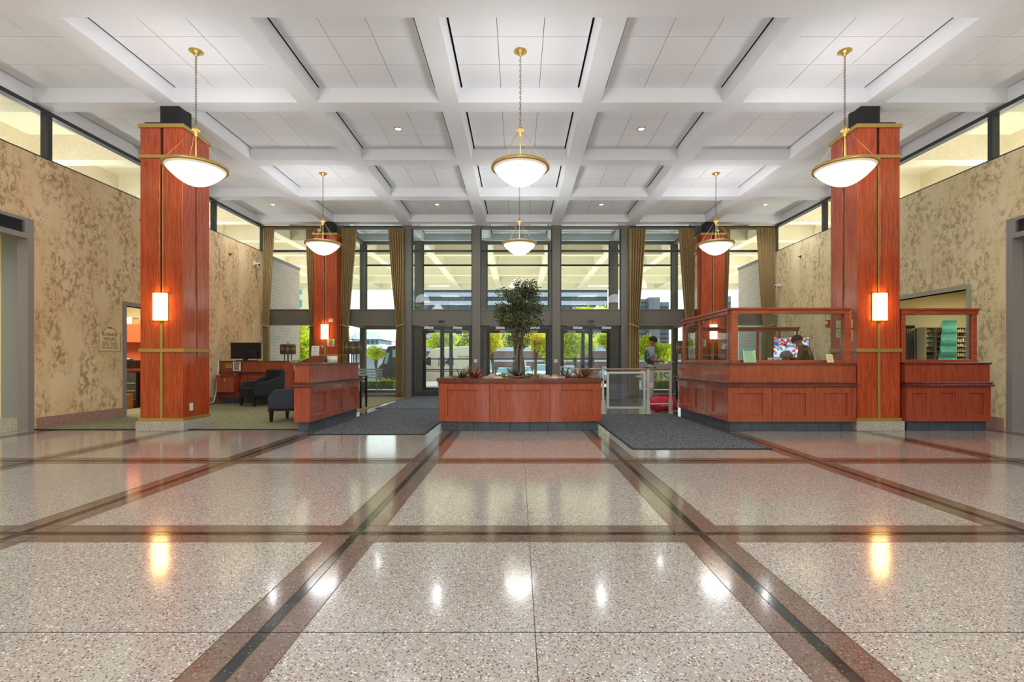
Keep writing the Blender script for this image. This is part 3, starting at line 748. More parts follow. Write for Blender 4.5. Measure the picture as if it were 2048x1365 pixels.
for x, _, i, row in places:
    y = Y0 + M * (row * 1.0 - 1.5)              # coffer centres 2.4 m apart twice
    y = {-3: Y0 - 4.5 * M, -1: Y0 - 2.5 * M, 1: Y0 - .5 * M, 3: Y0 + 1.5 * M}[row]
    if row < 0:
        # pendants added out of view for their light, same build
        q = copy_tree(pend0); q['label'] = '%s bowl pendant added for light over the unseen rear of the lobby, in the row %s' % ({-2: 'left', 0: 'middle', 2: 'right'}[i], {-1: 'just above the viewpoint', -3: 'behind the viewpoint'}[row])
    elif first: q = pend0; first = False; q['label'] = labs[(row, i)]
    else: q = copy_tree(pend0); q['label'] = labs[(row, i)]
    q.location = (x, y, 0)
    lamp('POINT', (x, y, 3.95), {1: 38, 3: 46}.get(row, 40), color=(.94, .97, 1), size=.33)
# recessed downlights
def downlight(x, y, label):
    d = thing('recessed_downlight', label, 'ceiling light', (x, y, HB + .205), group='recessed downlights in the ceiling tiles')
    m = MB(); m.lathe([(.05, -.001), (.055, -.008), (.085, -.006), (.085, .0), (.05, .0)], x, y, HB + .204, 24, close=True); m.build('trim_ring', 'alu', d)
    m = MB(); m.lathe([(0, -.002), (.05, -.002)], x, y, HB + .203, 24); m.build('lens', 'can', d)
    lamp('SPOT', (x, y, HB + .16), 55 if y < 11 else 75, color=(.95, .98, 1), size=.05, spot=150)
for (i, r, lab) in ((-1, 0, 'in the coffer left of the near middle pendant'), (1, 0, 'in the coffer right of the near middle pendant'),
                    (-3, 2, 'in the last coffer row near the left wall'), (-1, 2, 'in the last coffer row left of centre'),
                    (1, 2, 'in the last coffer row right of centre'), (3, 2, 'in the last coffer row near the right wall'),
                    (-2, 3, 'in the vestibule ceiling at the left end'), (0, 3, 'in the vestibule ceiling in the middle'), (2, 3, 'in the vestibule ceiling at the right end')):
    downlight(XC + i * M - (.0 if r < 3 else .0), Y0 + M * (r + .5) + (.06 if r == 0 else 0), 'round recessed downlight ' + lab)
# unseen fill panels added over the rear of the lobby to brighten the room
for i in (-2, 0, 2):
    for r in (-7, -5, -3):
        x, y = XC + i * M + (M if i < 2 and False else 0), Y0 + M * (r + .5)
        m = MB(); m.box(x - .6, x + .6, y - .6, y + .6, HB + .17, HB + .2); tag(m.build('added_fill_panel', 'fillglow', base=(x, y, HB + .17)), '%s square fill panel added over the unseen rear lobby, %s row' % ({-2: 'left', 0: 'middle', 2: 'right'}[i], {-7: 'rearmost', -5: 'middle', -3: 'front'}[r]), 'ceiling light', 'fill panels added over the rear lobby')
        lamp('AREA', (x, y, HB + .16), REAR_FILL, color=(.93, .97, 1), size=1.2)

# ------------------------------------------------------------------ counters
class Run:
    """a straight counter face from p0 to p1; n points outwards"""
    def __init__(s, p0, p1, n):
        s.o = Vector((p0[0], p0[1], 0)); d = Vector((p1[0] - p0[0], p1[1] - p0[1], 0)); s.L = d.length; s.u = d.normalized(); s.n = Vector((n[0], n[1], 0)).normalized()
    def box(s, mb, u0, u1, n0, n1, z0, z1, mi=0):
        P = [s.o + s.u * u + s.n * n for u, n in ((u0, n0), (u1, n0), (u1, n1), (u0, n1))]
        fl = s.u.cross(s.n).z < 0
        if fl: P = P[::-1]
        mb.prism([(p.x, p.y) for p in P], z0, z1, mi)
    def base(s, parent, zb=.15, zl=.73, zt=1.06, npan=3, tile=.35, ins=.04, plinth=True, upper='woodc', bounds=None, door='cabinet_panel'):
        L = s.L
        if plinth:
            m = MB(); s.box(m, ins + .012, L - ins - .012, -.10, -ins - .012, .0, zb, 1); k = 0; u = ins + .004
            while u < L - ins - .02:
                e = min(u + tile - .008, L - ins - .004); s.box(m, u, e, -.08, -ins, .004, zb); u += tile
            m.build('tile_plinth', ['slate', 'grout'], parent)
        w = L / npan; bd = bounds or [k * w for k in range(npan + 1)]
        for k in range(npan):
            a, b = bd[k] + .002, bd[k + 1] - .002; st = min(.14, (b - a) * .24); m = MB()
            s.box(m, a, b, -.045, -.026, zb, zl - .03)
            if b - a < .3: s.box(m, a, b, -.026, 0, zb, zl - .03); m.build(door, 'woodc', parent, bevel=.003); continue
            s.box(m, a, a + st, -.026, 0, zb, zl - .03); s.box(m, b - st, b, -.026, 0, zb, zl - .03)
            s.box(m, a + st, b - st, -.026, 0, zb, zb + .10); s.box(m, a + st, b - st, -.026, 0, zl - .13, zl - .03)
            m.build(door, 'woodc', parent, bevel=.003)
        m = MB()                                              # ledge moulding
        s.box(m, -.03, L + .03, -.10, .035, zl - .03, zl + .005); s.box(m, -.015, L + .015, -.10, .018, zl + .005, zl + .025); s.box(m, -.02, L + .02, -.10, .028, zl + .025, zl + .045)
        m.build('ledge_moulding', 'woody', parent, bevel=.008)
        m = MB(); s.box(m, 0, L, -.05, -.02, zl + .045, zt - .02); m.build('upper_panel', upper, parent)
        m = MB(); s.box(m, -.015, L + .015, -.30, .0, zt - .02, zt + .012); m.build('counter_top', 'woody', parent, bevel=.005)

XA, XB, YA, YB = 3.29, 5.30, 7.80, 10.25
rc = thing('reception_counter', 'large L-shaped cherry reception counter with slate plinth, left of the near right column', 'counter', (XA, YA, 0))
Run((XA, YA), (XB, YA), (0, -1)).base(rc, npan=3, bounds=[0, .69, 1.36, 2.01])
Run((XA, YB), (XA, YA), (-1, 0)).base(rc, npan=3, upper='woodc')
b = MB(); b.box(XA + .05, XB - .02, YA + .05, YA + .28, .15, 1.04).box(XA + .05, XA + .28, YA + .28, YB - .02, .15, 1.04); b.build('carcass', 'woodc', rc)
def screen(nm, parent_label, x0, x1, y, posts, ztop=1.95, zb=1.072, ps=.065, along='x', extra=None):
    s = thing(nm, parent_label, 'glass screen', ((x0 + x1) / 2, y, zb) if along == 'x' else (y, (x0 + x1) / 2, zb))
    def bx(m, a, b, c, d, e, f, mi=0):
        m.box(a, b, c, d, e, f, mi) if along == 'x' else m.box(c, d, a, b, e, f, mi)
    for p in posts:
        m = MB(); bx(m, p - ps / 2, p + ps / 2, y - ps / 2, y + ps / 2, zb, ztop - .1); m.build('post', 'woodx', s, bevel=.004)
    m = MB(); bx(m, x0, x1, y - .05, y + .05, ztop - .10, ztop - .035); bx(m, x0 - .02, x1 + .02, y - .07, y + .07, ztop - .035, ztop); m.build('top_rail', 'woodx', s, bevel=.006)
    m = MB(); bx(m, x0, x1, y - .03, y + .03, zb, zb + .045); m.build('bottom_rail', 'woodx', s, bevel=.004)
    ps_ = sorted(posts)
    for a, b in zip(ps_[:-1], ps_[1:]):
        m = MB(); bx(m, a + ps / 2, b - ps / 2, y - .004, y + .004, zb + .045, ztop - .1); m.build('glass_panel', 'acrylic', s)
    return s
screen('glass_screen', 'cherry framed glass screen along the front of the reception counter', XA + .11, XB - .03, YA + .15, [XA + .15, XB - .07], ps=.10)
screen('glass_screen', 'cherry framed glass screen along the gate side of the reception counter', YA + .21, YB + .02, XA + .13, [YA + .26, 9.35, YB - .01], along='y', ps=.065)
bc = thing('back_counter', 'low cherry back counter closing the reception booth towards the windows', 'counter', (5.4, 12.4, 0))
Run((4.35, 12.3), (7.0, 12.3), (0, -1)).base(bc, npan=4, zt=1.06)
b = MB(); b.box(4.37, 6.98, 12.35, 12.6, 0.0, 1.04); b.build('carcass', 'woodc', bc)
screen('glass_screen', 'cherry framed glass screen standing on the back counter of the booth', 4.33, 7.0, 12.45, [4.36, X(1515, 12.45), X(1558, 12.45), 6.95], ps=.055)
X2, X3 = 6.12, 7.46
rs = thing('side_counter', 'short cherry counter with three panels between the near right column and the right wall', 'counter', (6.8, 7.8, 0))
Run((X2, 7.86), (X3, 7.86), (0, -1)).base(rs, npan=3, bounds=[0, .44, .90, 1.34], zt=1.07)
b = MB(); b.box(X2, X3 - .02, 7.91, 8.14, .15, 1.05); b.build('carcass', 'woodc', rs)
screen('glass_screen', 'cherry framed glass screen on the short counter by the right wall', X2 - .0, X3 - .11, 8.0, [X2 + .04, X3 - .16], ztop=1.945, zb=1.082, ps=.07)
# left stand-up counter
lc = thing('welcome_counter', 'narrow cherry counter left of the mats, armchair behind it', 'counter', (-3.3, 9, 0))
XL, YL0, YL1 = -3.22, 7.72, 10.12
Run((XL, YL0), (XL, YL1), (1, 0)).base(lc, npan=3, upper='woodc')
Run((XL - .25, YL0), (XL, YL0), (0, -1)).base(lc, npan=1, tile=.25)
b = MB(); b.box(XL - .24, XL - .05, YL0 + .05, YL1, .15, 1.04); b.box(XL - .28, XL - .25, YL0 + .02, YL1, .7, .75); b.build('carcass', 'woodc', lc)
# desk riser standing on the welcome counter's return
dr = thing('desk_return', 'dark wood sloped desk riser behind the welcome counter', 'desk', (-4.0, 10.3, 0))
b = MB(); b.slab([(X(598, 10.3), 1.07), (X(650, 10.3), 1.07), (X(650, 10.3), Z(712, 10.3)), (X(632, 10.3), Z(712, 10.3))], 'y', 10.2, 10.55); b.build('sloped_riser', 'woody', dr)
b = MB(); b.box(-4.6, -3.5, 10.15, 10.7, 1.03, 1.07); b.build('desk_top', 'woody', dr, bevel=.004)
b = MB(); b.box(-4.56, -3.52, 10.2, 10.65, .02, 1.03); b.build('cabinet', 'woodc', dr)
# desk at the left wall
dk = thing('tall_desk', 'cherry tall desk against the left wall with a monitor on top', 'desk', (-6.9, 13.1, 0))
Run((-7.71, 12.9), (-6.05, 12.9), (0, -1)).base(dk, npan=3, zt=1.10, zl=.78)
b = MB(); b.box(-7.71, -6.07, 12.95, 13.5, .014, 1.08); b.build('carcass', 'woodc', dk)
bx_ = thing('drop_box', 'cherry locking drop box mounted on the front of the tall desk', 'box', (-7.6, 12.7, .25))
m = MB(); x0, x1 = X(433, 12.6), X(467, 12.6); m.slab([(12.6, Z(785, 12.6)), (12.86, Z(785, 12.6)), (12.86, Z(748, 12.6)), (12.6, Z(754, 12.6))], 'x', x0, x1); m.build('box_body', 'woodc', bx_, bevel=.004)
m = MB(); m.slab([(12.57, Z(754, 12.6)), (12.865, Z(747.5, 12.6)), (12.865, Z(746, 12.6)), (12.57, Z(752.5, 12.6))], 'x', x0 - .02, x1 + .02); m.build('lid', 'woody', bx_)
m = MB(); m.box((x0 + x1) / 2 - .02, (x0 + x1) / 2 + .02, 12.57, 12.6, .58, .66); m.build('padlock', 'steel', bx_, bevel=.004)
note('paper_notice', X(466, 12.86), X(481, 12.86), 12.86, 12.875, Z(742, 12.8), Z(724, 12.8), 'paper', 'white sheet taped to the front of the tall desk', 8)
note('paper_notice', X(451, 12.86), X(464, 12.86), 12.86, 12.875, Z(737, 12.8), Z(728, 12.8), 'brass', 'gold label taped beside the white sheet on the tall desk', 2)
mo = thing('monitor', 'large black monitor seen from behind on the tall desk', 'monitor', (-7.2, 13.2, 1.11))
m = MB(); m.box(X(462, 13.2), X(522, 13.2), 13.18, 13.23, Z(718, 13.2), Z(685.5, 13.2)); m.build('screen_back', 'blackp', mo, bevel=.01)
m = MB(); m.box(X(470, 13.2), X(516, 13.2), 13.11, 13.18, Z(716, 13.2), Z(701, 13.2)); m.build('housing', 'black', mo, bevel=.015)
m = MB(); m.box(X(490, 13.2), X(497, 13.2), 13.09, 13.17, 1.115, Z(705, 13.2)); m.box(X(478, 13.2), X(510, 13.2), 13.05, 13.35, 1.112, 1.125); m.build('stand', 'blackp', mo)
cb = MB(); cb.tube([(-7.735, 12.86, 1.15), (-7.73, 12.86, .9), (-7.73, 12.8, .6), (-7.72, 12.75, .3), (-7.7, 12.6, .06), (-7.68, 12.2, .033), (-7.55, 11.9, .033)], .018, 8)
tag(cb.build('power_cable', 'whitep'), 'thick white cable running down beside the tall desk', 'cable')

# ------------------------------------------------------------------ armchairs
def armchair(loc, rz, label, mat):
    a = thing('armchair', label, 'armchair', loc, rz, 'charcoal armchairs on the carpet')     # faces +X locally
    m = MB(); m.box(-.30, .36, -.26, .26, .24, .43); m.build('seat', mat, a, local=True, bevel=.03)
    m = MB(); m.slab([(-.43, .24), (-.26, .24), (-.32, .88), (-.43, .88)], 'y', -.36, .36); m.build('backrest', mat, a, local=True, bevel=.03)
    for s in (-1, 1):
        m = MB(); y0, y1 = (.26, .37) if s > 0 else (-.37, -.26)
        m.slab([(-.40, .24), (.34, .24), (.36, .44), (.24, .58), (-.02, .60), (-.28, .70), (-.40, .80)], 'y', y0, y1); m.build('armrest', mat, a, local=True, bevel=.025)
    m = MB(); m.box(-.40, .35, -.36, .36, .20, .245); m.build('seat_frame', 'legk', a, local=True)
    for sx in (-.36, .31):
        for sy in (-.31, .31):
            m = MB(); m.prism([(sx - .018, sy - .018), (sx + .018, sy - .018), (sx + .018, sy + .018), (sx - .018, sy + .018)], 0, .21, 0,
                              [(sx - .03, sy - .03), (sx + .03, sy - .03), (sx + .03, sy + .03), (sx - .03, sy + .03)]); m.build('leg', 'legk', a, local=True)
    return a
armchair((-6.38, 12.36, .013), R(235), 'charcoal armchair in front of the tall desk, angled to the left', 'fabric')
armchair((-4.09, 9.2, .013), R(180), 'blue-charcoal armchair half hidden behind the welcome counter', 'fabricb')

# ------------------------------------------------------------------ table lamps and end tables
def end_table(x, y, h, label):
    t = thing('end_table', label, 'table', (x, y, .013))
    m = MB(); m.box(x - .3, x + .3, y - .25, y + .25, h - .03, h); m.build('table_top', 'legk', t, bevel=.004)
    for sx in (-.26, .26):
        for sy in (-.21, .21): m = MB(); m.box(x + sx - .02, x + sx + .02, y + sy - .02, y + sy + .02, .013, h - .03); m.build('leg', 'legk', t)
def table_lamp(x, y, zt, zs0, zs1, r, label):
    l = thing('table_lamp', label, 'lamp', (x, y, zt), group='table lamps with patterned drum shades')
    m = MB(); m.lathe([(r, zs0), (r, zs1)], x, y, 0, 36); m.lathe([(r - .004, zs1), (r - .004, zs0)], x, y, 0, 36)
    sh = m.build('lamp_shade', 'lampsh', l)
    m = MB(); hz = (zs0 + zs1) / 2; hh = (zs1 - zs0) * .36
    for k in range(8):                                   # gold medallions wrapped on the drum
        a0 = k * math.pi / 4 + .4; dz0 = 0 if k % 2 == 0 else hh * .15
        for pt in range(8):
            t = pt * math.pi / 4; L = 1.0 if pt % 2 == 0 else .62
            pts = []
            for q in range(5):
                rr = L * q / 4; da = math.cos(t) * rr * hh / r; pts.append((x + (r + .003) * math.cos(a0 + da), y + (r + .003) * math.sin(a0 + da), hz + dz0 + math.sin(t) * rr * hh))
            m.tube(pts, [.002, .007, .003, .008, .001], 5)
    m.build('gold_motif', 'lampm', sh)
    m = MB()
    for k in range(4):
        a = k * math.pi / 2 + .5; m.tube([(x + .09 * math.cos(a), y + .09 * math.sin(a), zt + .02), (x + .09 * math.cos(a), y + .09 * math.sin(a), zs0 + .02)], .012, 8)
    m.tube([(x, y, zs0 - .02), (x, y, zs1 + .05)], .006, 6); m.build('stem', 'black', l)
    m = MB(); m.box(x - .13, x + .13, y - .10, y + .10, zt, zt + .02); m.build('base', 'black', l, bevel=.004)
    m = MB(); m.ball((x, y, zs1 + .055), .017, 10, 8); m.build('finial', 'black', l)
end_table(X(576, 13.9), 13.9, .84, 'dark end table behind the armchair, holding the left table lamp')
table_lamp(X(576, 13.9), 13.9, .842, Z(709, 13.9), Z(689.5, 13.9), .196, 'table lamp with brown drum shade left of the far left column')
end_table(X(702, 11.6), 11.7, .76, 'dark end table behind the end of the welcome counter')
table_lamp(X(702, 11.6), 11.7, .762, Z(708, 11.6), Z(683.5, 11.6), .198, 'table lamp with brown drum shade beside the end of the welcome counter')
end_table(X(1370, 11.3), 11.3, .76, 'dark end table by the gate end of the reception counter')
table_lamp(X(1370, 11.3), 11.3, .762, Z(708, 11.3), Z(682.5, 11.3), .185, 'table lamp with dark green-grey drum shade beside the reception counter')

# ------------------------------------------------------------------ curtains
def curtain(xt, xb, label, anchor, zt=5.12, y=15.06, tie=True):
    c = thing('curtain', label, 'curtain', ((xt[0] + xt[1]) / 2, y, .02), group='tied-back gold curtains at the window wall')
    m = MB(); nz, nu = 36, 72; vs_ = []; pl = 6
    for j in range(nz + 1):
        z = .03 + (zt - .03) * j / nz; f = (z - 2.18) / (zt - 2.18)
        if f > 0: e = f ** .85; a = xb[0] + (xt[0] - xb[0]) * e; b = xb[1] + (xt[1] - xb[1]) * e
        else:
            g = min(1, -f * 6) * .03; a, b = xb[0] - g * (anchor == 'r'), xb[1] + g * (anchor == 'l')
        w = (b - a) / (xt[1] - xt[0]); amp = .06 + .02 * (1 - w)
        for i in range(nu + 1):
            u = i / nu; ph = u * pl * 2 * math.pi
            vs_.append((a + (b - a) * u + .012 * w * math.sin(ph * 2), y + amp * math.sin(ph + .25 * math.sin(z * 1.3)) * (1 if z < zt - .15 else .8), z))
    fs = [(j * (nu + 1) + i, j * (nu + 1) + i + 1, (j + 1) * (nu + 1) + i + 1, (j + 1) * (nu + 1) + i) for j in range(nz) for i in range(nu)]
    m.add(vs_, fs, 0, True); o = m.build('drape', 'curtain', c)
    sm = o.modifiers.new('thickness', 'SOLIDIFY'); sm.thickness = .004
    m = MB(); xa, xe = xb; pts = []
    for k in range(24):
        t = 2 * math.pi * k / 24; pts.append(((xa + xe) / 2 + (xe - xa) * .56 * math.cos(t), y + .095 * math.sin(t), 2.17 + (.05 if anchor == 'l' else -.05) * -math.cos(t)))
    m.tube(pts, .022, 6, closed=True); m.build('tieback', 'curtain', c)
def cp(a, b): return (X(a, 15.06), X(b, 15.06))
curtain((XC - WX + .06, X(549, 15.06)), (XC - WX + .06, X(537.5, 15.06)), 'leftmost gold curtain, in the corner by the left wall', 'l')
curtain(cp(611, 634), cp(620, 633), 'gold curtain hanging close left of the far left column', 'r')
curtain(cp(682, 714), cp(682, 697), 'gold curtain hanging close right of the far left column', 'l')
curtain(cp(776, 807), cp(793, 807), 'gold curtain left of the left double doors', 'r')
curtain(cp(1258, 1292), cp(1258, 1276), 'gold curtain right of the right double doors', 'l')
curtain(cp(1357, 1388), cp(1372, 1388), 'gold curtain hanging close left of the far right column', 'r')
curtain(cp(1439, 1460), cp(1439, 1452), 'gold curtain hanging close right of the far right column', 'l')
curtain((X(1513, 15.06), XC + WX - .06), (X(1526, 15.06), XC + WX - .06), 'rightmost gold curtain, in the corner by the right wall', 'r')
for a, b, s in ((XC - WX + .03, colL - .36, 'left corner bay'), (colL + .36, -3.5, 'bay right of the far left column'), (3.42, colR - .36, 'bay left of the far right column'), (colR + .36, XC + WX - .03, 'right corner bay')):
    m = MB(); m.tube([(a, 15.06, 5.17), (b, 15.06, 5.17)], .016, 8); tag(m.build('curtain_track', 'black'), 'dark curtain track above the ' + s, 'curtain track')
# ------------------------------------------------------------------ planter
def planter():
    p = thing('planter_box', 'curved cherry planter box with slate tile plinth in the middle of the lobby', 'planter', (.03, 8.4, 0))
    w, sag = 1.30, .17; Rr = (w * w + sag * sag) / (2 * sag); cy = 7.80 + Rr; th = math.asin(w / Rr)
    def arc(m, t0, t1, r0, r1, z0, z1, mi=0, n=10):
        n = max(2, int(n * abs(t1 - t0) / .2)); 
        for k in range(n):
            a, b = t0 + (t1 - t0) * k / n, t0 + (t1 - t0) * (k + 1) / n
            P = [(.03 + r * math.sin(t), cy - r * math.cos(t)) for t, r in ((a, r0), (b, r0), (b, r1), (a, r1))]
            m.prism(P, z0, z1, mi)
    zb, zt = .145, .83; m = MB()
    tiles = [-1, -.79, -.575, -.345, -.12, .12, .345, .575, .79, 1]
    for a, b in zip(tiles[:-1], tiles[1:]):
        m = MB() if a == -1 else m; arc(m, th * a * .975 + .0006, th * b * .975 - .0006, Rr - .03, Rr - .06, .003, zb)
    m.box(.03 - w + .06, .03 + w - .06, 8.05, 9.25, 0, zb, 0)
    m.build('tile_plinth', ['slate'], p)
    seams = [-1, -.36, .36, 1]
    for a, b in zip(seams[:-1], seams[1:]):
        m = MB(); t0, t1 = th * a + .0006, th * b - .0006; st = .145 / Rr
        arc(m, t0, t1, Rr - .026, Rr - .045, zb, zt - .09)
        arc(m, t0, t0 + st, Rr, Rr - .026, zb, zt - .09); arc(m, t1 - st, t1, Rr, Rr - .026, zb, zt - .09)
        arc(m, t0 + st, t1 - st, Rr, Rr - .026, zb, zb + .09); arc(m, t0 + st, t1 - st, Rr, Rr - .026, zt - .18, zt - .09)
        m.build('curved_panel', 'woodc', p)
    m = MB(); arc(m, -th, th, Rr + .005, Rr - .05, zt - .09, zt - .06); arc(m, -th * 1.01, th * 1.01, Rr + .03, Rr - .12, zt - .06, zt - .03); arc(m, -th * 1.015, th * 1.015, Rr + .04, Rr - .14, zt - .03, zt); m.build('rim_moulding', 'woody', p)
    ye = cy - Rr * math.cos(th)
    m = MB(); m.box(.03 - w, .03 - w + .03, ye, 9.28, zb, zt - .05).box(.03 + w - .03, .03 + w, ye, 9.28, zb, zt - .05).box(.03 - w, .03 + w, 9.25, 9.28, zb, zt - .05); m.build('side_panel', 'woodc', p)
    m = MB(); m.box(.03 - w - .03, .03 - w + .12, ye, 9.31, zt - .05, zt).box(.03 + w - .12, .03 + w + .03, ye, 9.31, zt - .05, zt).box(.03 - w, .03 + w, 9.17, 9.31, zt - .05, zt); m.build('rim_side', 'woody', p, bevel=.006)
    m = MB(); m.box(.03 - w + .02, .03 + w - .02, ye + .05, 9.25, .3, zt - .045); arc(m, -th * .98, th * .98, Rr - .05, Rr - .35, .3, zt - .045); m.build('soil', 'soil', p)
planter()
zs = .785
def rock(x, y, r, mat, label, grp):
    m = MB(); m.ball((x, y, zs + r * .45), (r * 1.2, r, r * .75), 10, 7, jit=.14); tag(m.build('rock', mat, smooth=False), label, 'rock', grp)
rk = [(-.34, 8.12, .07), (-.42, 8.25, .09), (-.28, 8.3, .08), (-.52, 8.15, .06), (-.2, 8.2, .05), (.33, 8.2, .09), (.45, 8.3, .08), (.27, 8.3, .06), (.72, 8.2, .06), (.62, 8.28, .08), (-.3, 8.05, .05), (.5, 8.12, .05)]
for sd in (-1, 1):
    for k, (x, y, r) in enumerate(sorted([q for q in rk if (q[0] > 0) == (sd > 0)], key=lambda q: abs(q[0]))):
        rock(x, y, r, 'rock', '%s grey-brown rock in the planter, %s one %s of the terracotta pot' % ('large' if r > .07 else 'small', ['first', 'second', 'third', 'fourth', 'fifth', 'sixth', 'seventh'][k], 'left' if sd < 0 else 'right'), 'pale rocks in the planter')
rock(-.31, 8.0, .06, 'rocky', 'bright cream rock at the planter rim left of the terracotta pot', None)
rock(.58, 8.02, .06, 'rocky', 'bright cream rock at the planter rim right of the terracotta pot', None)
def rosette(x, y, n, L, mat, label, name='bromeliad', z=None, w=.016, up=.8, mats=None):
    z = zs if z is None else z; m = MB()
    for k in range(n):
        a = random.uniform(0, 2 * math.pi); u = random.uniform(.35, up); l_ = L * random.uniform(.7, 1.1); pts = []; ws = []
        d = Vector((math.cos(a), math.sin(a), 0)); s_ = Vector((-d.y, d.x, 0)); mi = random.choice(range(len(mats))) if mats else 0
        V = []
        for q in range(6):
            t = q / 5; p = Vector((x, y, z)) + d * (l_ * t * (1 - u * .6)) + Vector((0, 0, l_ * (u * t - .35 * (1 - u) * t * t))); ww = w * (1 - t) ** .6 * (1 if q < 5 else 0)
            V += [p - s_ * ww, p + s_ * ww + Vector((0, 0, 0))]
        m.add(V, [(2 * q, 2 * q + 1, 2 * q + 3, 2 * q + 2) for q in range(5)], mi)
    o = m.build(name, mats or [mat], base=(x, y, z)); sm = o.modifiers.new('thickness', 'SOLIDIFY'); sm.thickness = .003
    return tag(o, label, 'plant')
rosette(-.93, 8.15, 40, .34, 'leafo', 'spiky grey-green bromeliad at the left end of the planter', mats=['leafo', 'greyleaf', 'leafd'])
rosette(-.72, 8.25, 50, .34, 'redleaf', 'red and green bromeliad near the left end of the planter', mats=['redleaf', 'redleaf', 'leafo'], w=.02)
rosette(-.02, 8.28, 60, .36, 'purple', 'purple spiky plant at the foot of the ficus', mats=['purple', 'purple', 'greyleaf'], name='purple_plant')
rosette(.80, 8.35, 34, .30, 'redleaf', 'small dark red bromeliad right of the rocks in the planter', mats=['redleaf', 'purple'])
rosette(1.05, 8.15, 48, .40, 'leafo', 'broad red and green bromeliad near the right end of the planter', mats=['redleaf', 'leafo', 'leafo'], w=.022, up=.7)
def shrublet(x, y, r, n, mats, label, name='ground_cover_plant'):
    m = MB(); leaf_cloud(m, [((x, y, zs + .05), (r, r * .7, .08))], n, .05, mis=list(range(len(mats)))); m.ball((x, y, zs + .02), (r * .7, r * .5, .04), 10, 6)
    tag(m.build(name, mats, base=(x, y, zs)), label, 'plant')
shrublet(-.2, 8.1, .2, 220, ['greyleaf', 'leafo'], 'feathery grey-green plant left of the terracotta pot')
shrublet(.2, 8.12, .2, 260, ['leafo', 'leafd', 'greyleaf'], 'leafy green plant right of the terracotta pot')
m = MB(); m.ball((1.17, 8.35, zs - .02), (.17, .3, .1), 20, 10, jit=.03); tag(m.build('moss_mound', 'moss'), 'yellow-green moss mound at the right end of the planter', 'moss')
m = MB(); m.ball((-1.12, 8.35, zs - .02), (.14, .35, .07), 20, 10, jit=.03); tag(m.build('moss_mound', 'moss'), 'pale green moss mound at the left end of the planter', 'moss')
pt = thing('terracotta_pot', 'small terracotta pot at the middle of the planter rim', 'pot', (X(1034, 8.03), 8.03, zs))
m = MB(); m.lathe([(0, 0), (.045, 0), (.062, .05), (.068, .05), (.068, .07), (.055, .07), (.05, .05), (0, .05)], X(1034, 8.03), 8.03, zs, 20); m.build('pot', 'terracotta', pt)

# ficus
fx, fy = .02, 8.55
f = thing('ficus_tree', 'tall artificial ficus tree growing from the planter', 'tree', (fx, fy, zs))
m = MB()
for k in range(4):
    a = k * 1.57 + .4; r0 = .07; pts = []
    for q in range(9):
        t = q / 8; aa = a + t * 2.2; rr = r0 * (1 - t * .55) + .01; pts.append((fx + rr * math.cos(aa) + .03 * math.sin(t * 5 + k), fy + rr * math.sin(aa), zs + t * 1.0))
    m.tube(pts, [.03 - .014 * q / 8 for q in range(9)], 8)
m.build('trunk', 'bark', f)
m = MB(); cl = []
for k in range(46):
    a = random.uniform(0, 6.28); zz = random.uniform(0, 1); rr = .34 * math.sqrt(random.random()) * (1.1 if .1 < zz < .75 else .7)
    e = Vector((fx + rr * math.cos(a), fy + rr * math.sin(a), 1.70 + zz * .70)); s = Vector((fx, fy, zs + .95))
    mid = s.lerp(e, .5) + Vector((random.uniform(-.04, .04), random.uniform(-.04, .04), .03))
    m.tube([s, mid, e], [.011, .006, .003], 5); cl.append((e, (.13, .13, .10)))
m.build('branch', 'bark', f)
m = MB(); leaf_cloud(m, cl, 4200, .055, mis=[0, 0, 1])
leaf_cloud(m, [(Vector((fx + .03, fy, 2.45)), (.12, .1, .07)), (Vector((fx + .28, fy, 2.3)), (.12, .1, .08)), (Vector((fx - .28, fy, 2.28)), (.13, .1, .08)), (Vector((fx + .36, fy, 2.05)), (.1, .1, .06)), (Vector((fx - .36, fy, 1.95)), (.1, .1, .06))], 360, .05, mis=[0, 1])
leaf_cloud(m, [(Vector((fx, fy, 1.58)), (.24, .2, .14)), (Vector((fx + .05, fy, 1.42)), (.16, .14, .12)), (Vector((fx - .08, fy, 1.48)), (.16, .14, .1))], 520, .05, mis=[1, 1, 0])
m.build('foliage', ['leafd', 'leafo'], f)

# ------------------------------------------------------------------ gate, railings
GY = 10.5
def post(x, y, parent, h=.93):
    m = MB(); m.box(x - .035, x + .035, y - .035, y + .035, 0, .28); m.box(x - .022, x + .022, y - .022, y + .022, .28, h); m.box(x - .05, x + .05, y - .05, y + .05, 0, .012)
    return m.build('post', 'alu', parent, bevel=.003)
g = thing('barrier_gate', 'metal framed clear panel gate between the planter and the reception counter', 'gate', (2.3, GY, 0))
gx0, gx1 = X(1213, GY), X(1291, GY)
m = MB(); m.box(gx0, gx0 + .05, GY - .02, GY + .02, .10, .88).box(gx1 - .05, gx1, GY - .02, GY + .02, .10, .88).box(gx0 + .05, gx1 - .05, GY - .02, GY + .02, .10, .145).box(gx0 + .05, gx1 - .05, GY - .02, GY + .02, .835, .88); m.build('gate_frame', 'alu', g, bevel=.004)
m = MB(); m.box(gx0 + .05, gx1 - .05, GY - .005, GY + .005, .145, .835); m.build('clear_panel', 'scratch', g)
m = MB(); m.box(gx1 - .2, gx1 - .09, GY - .03, GY - .006, .76, .80); m.build('latch', 'steel', g, bevel=.003)
post(X(1206, GY), GY, g); post(X(1296, GY), GY, g)
m = MB(); m.box(X(1297, GY), X(1304, GY), GY - .07, GY - .035, .55, .65); m.build('lock_box', 'alu', g, bevel=.003)
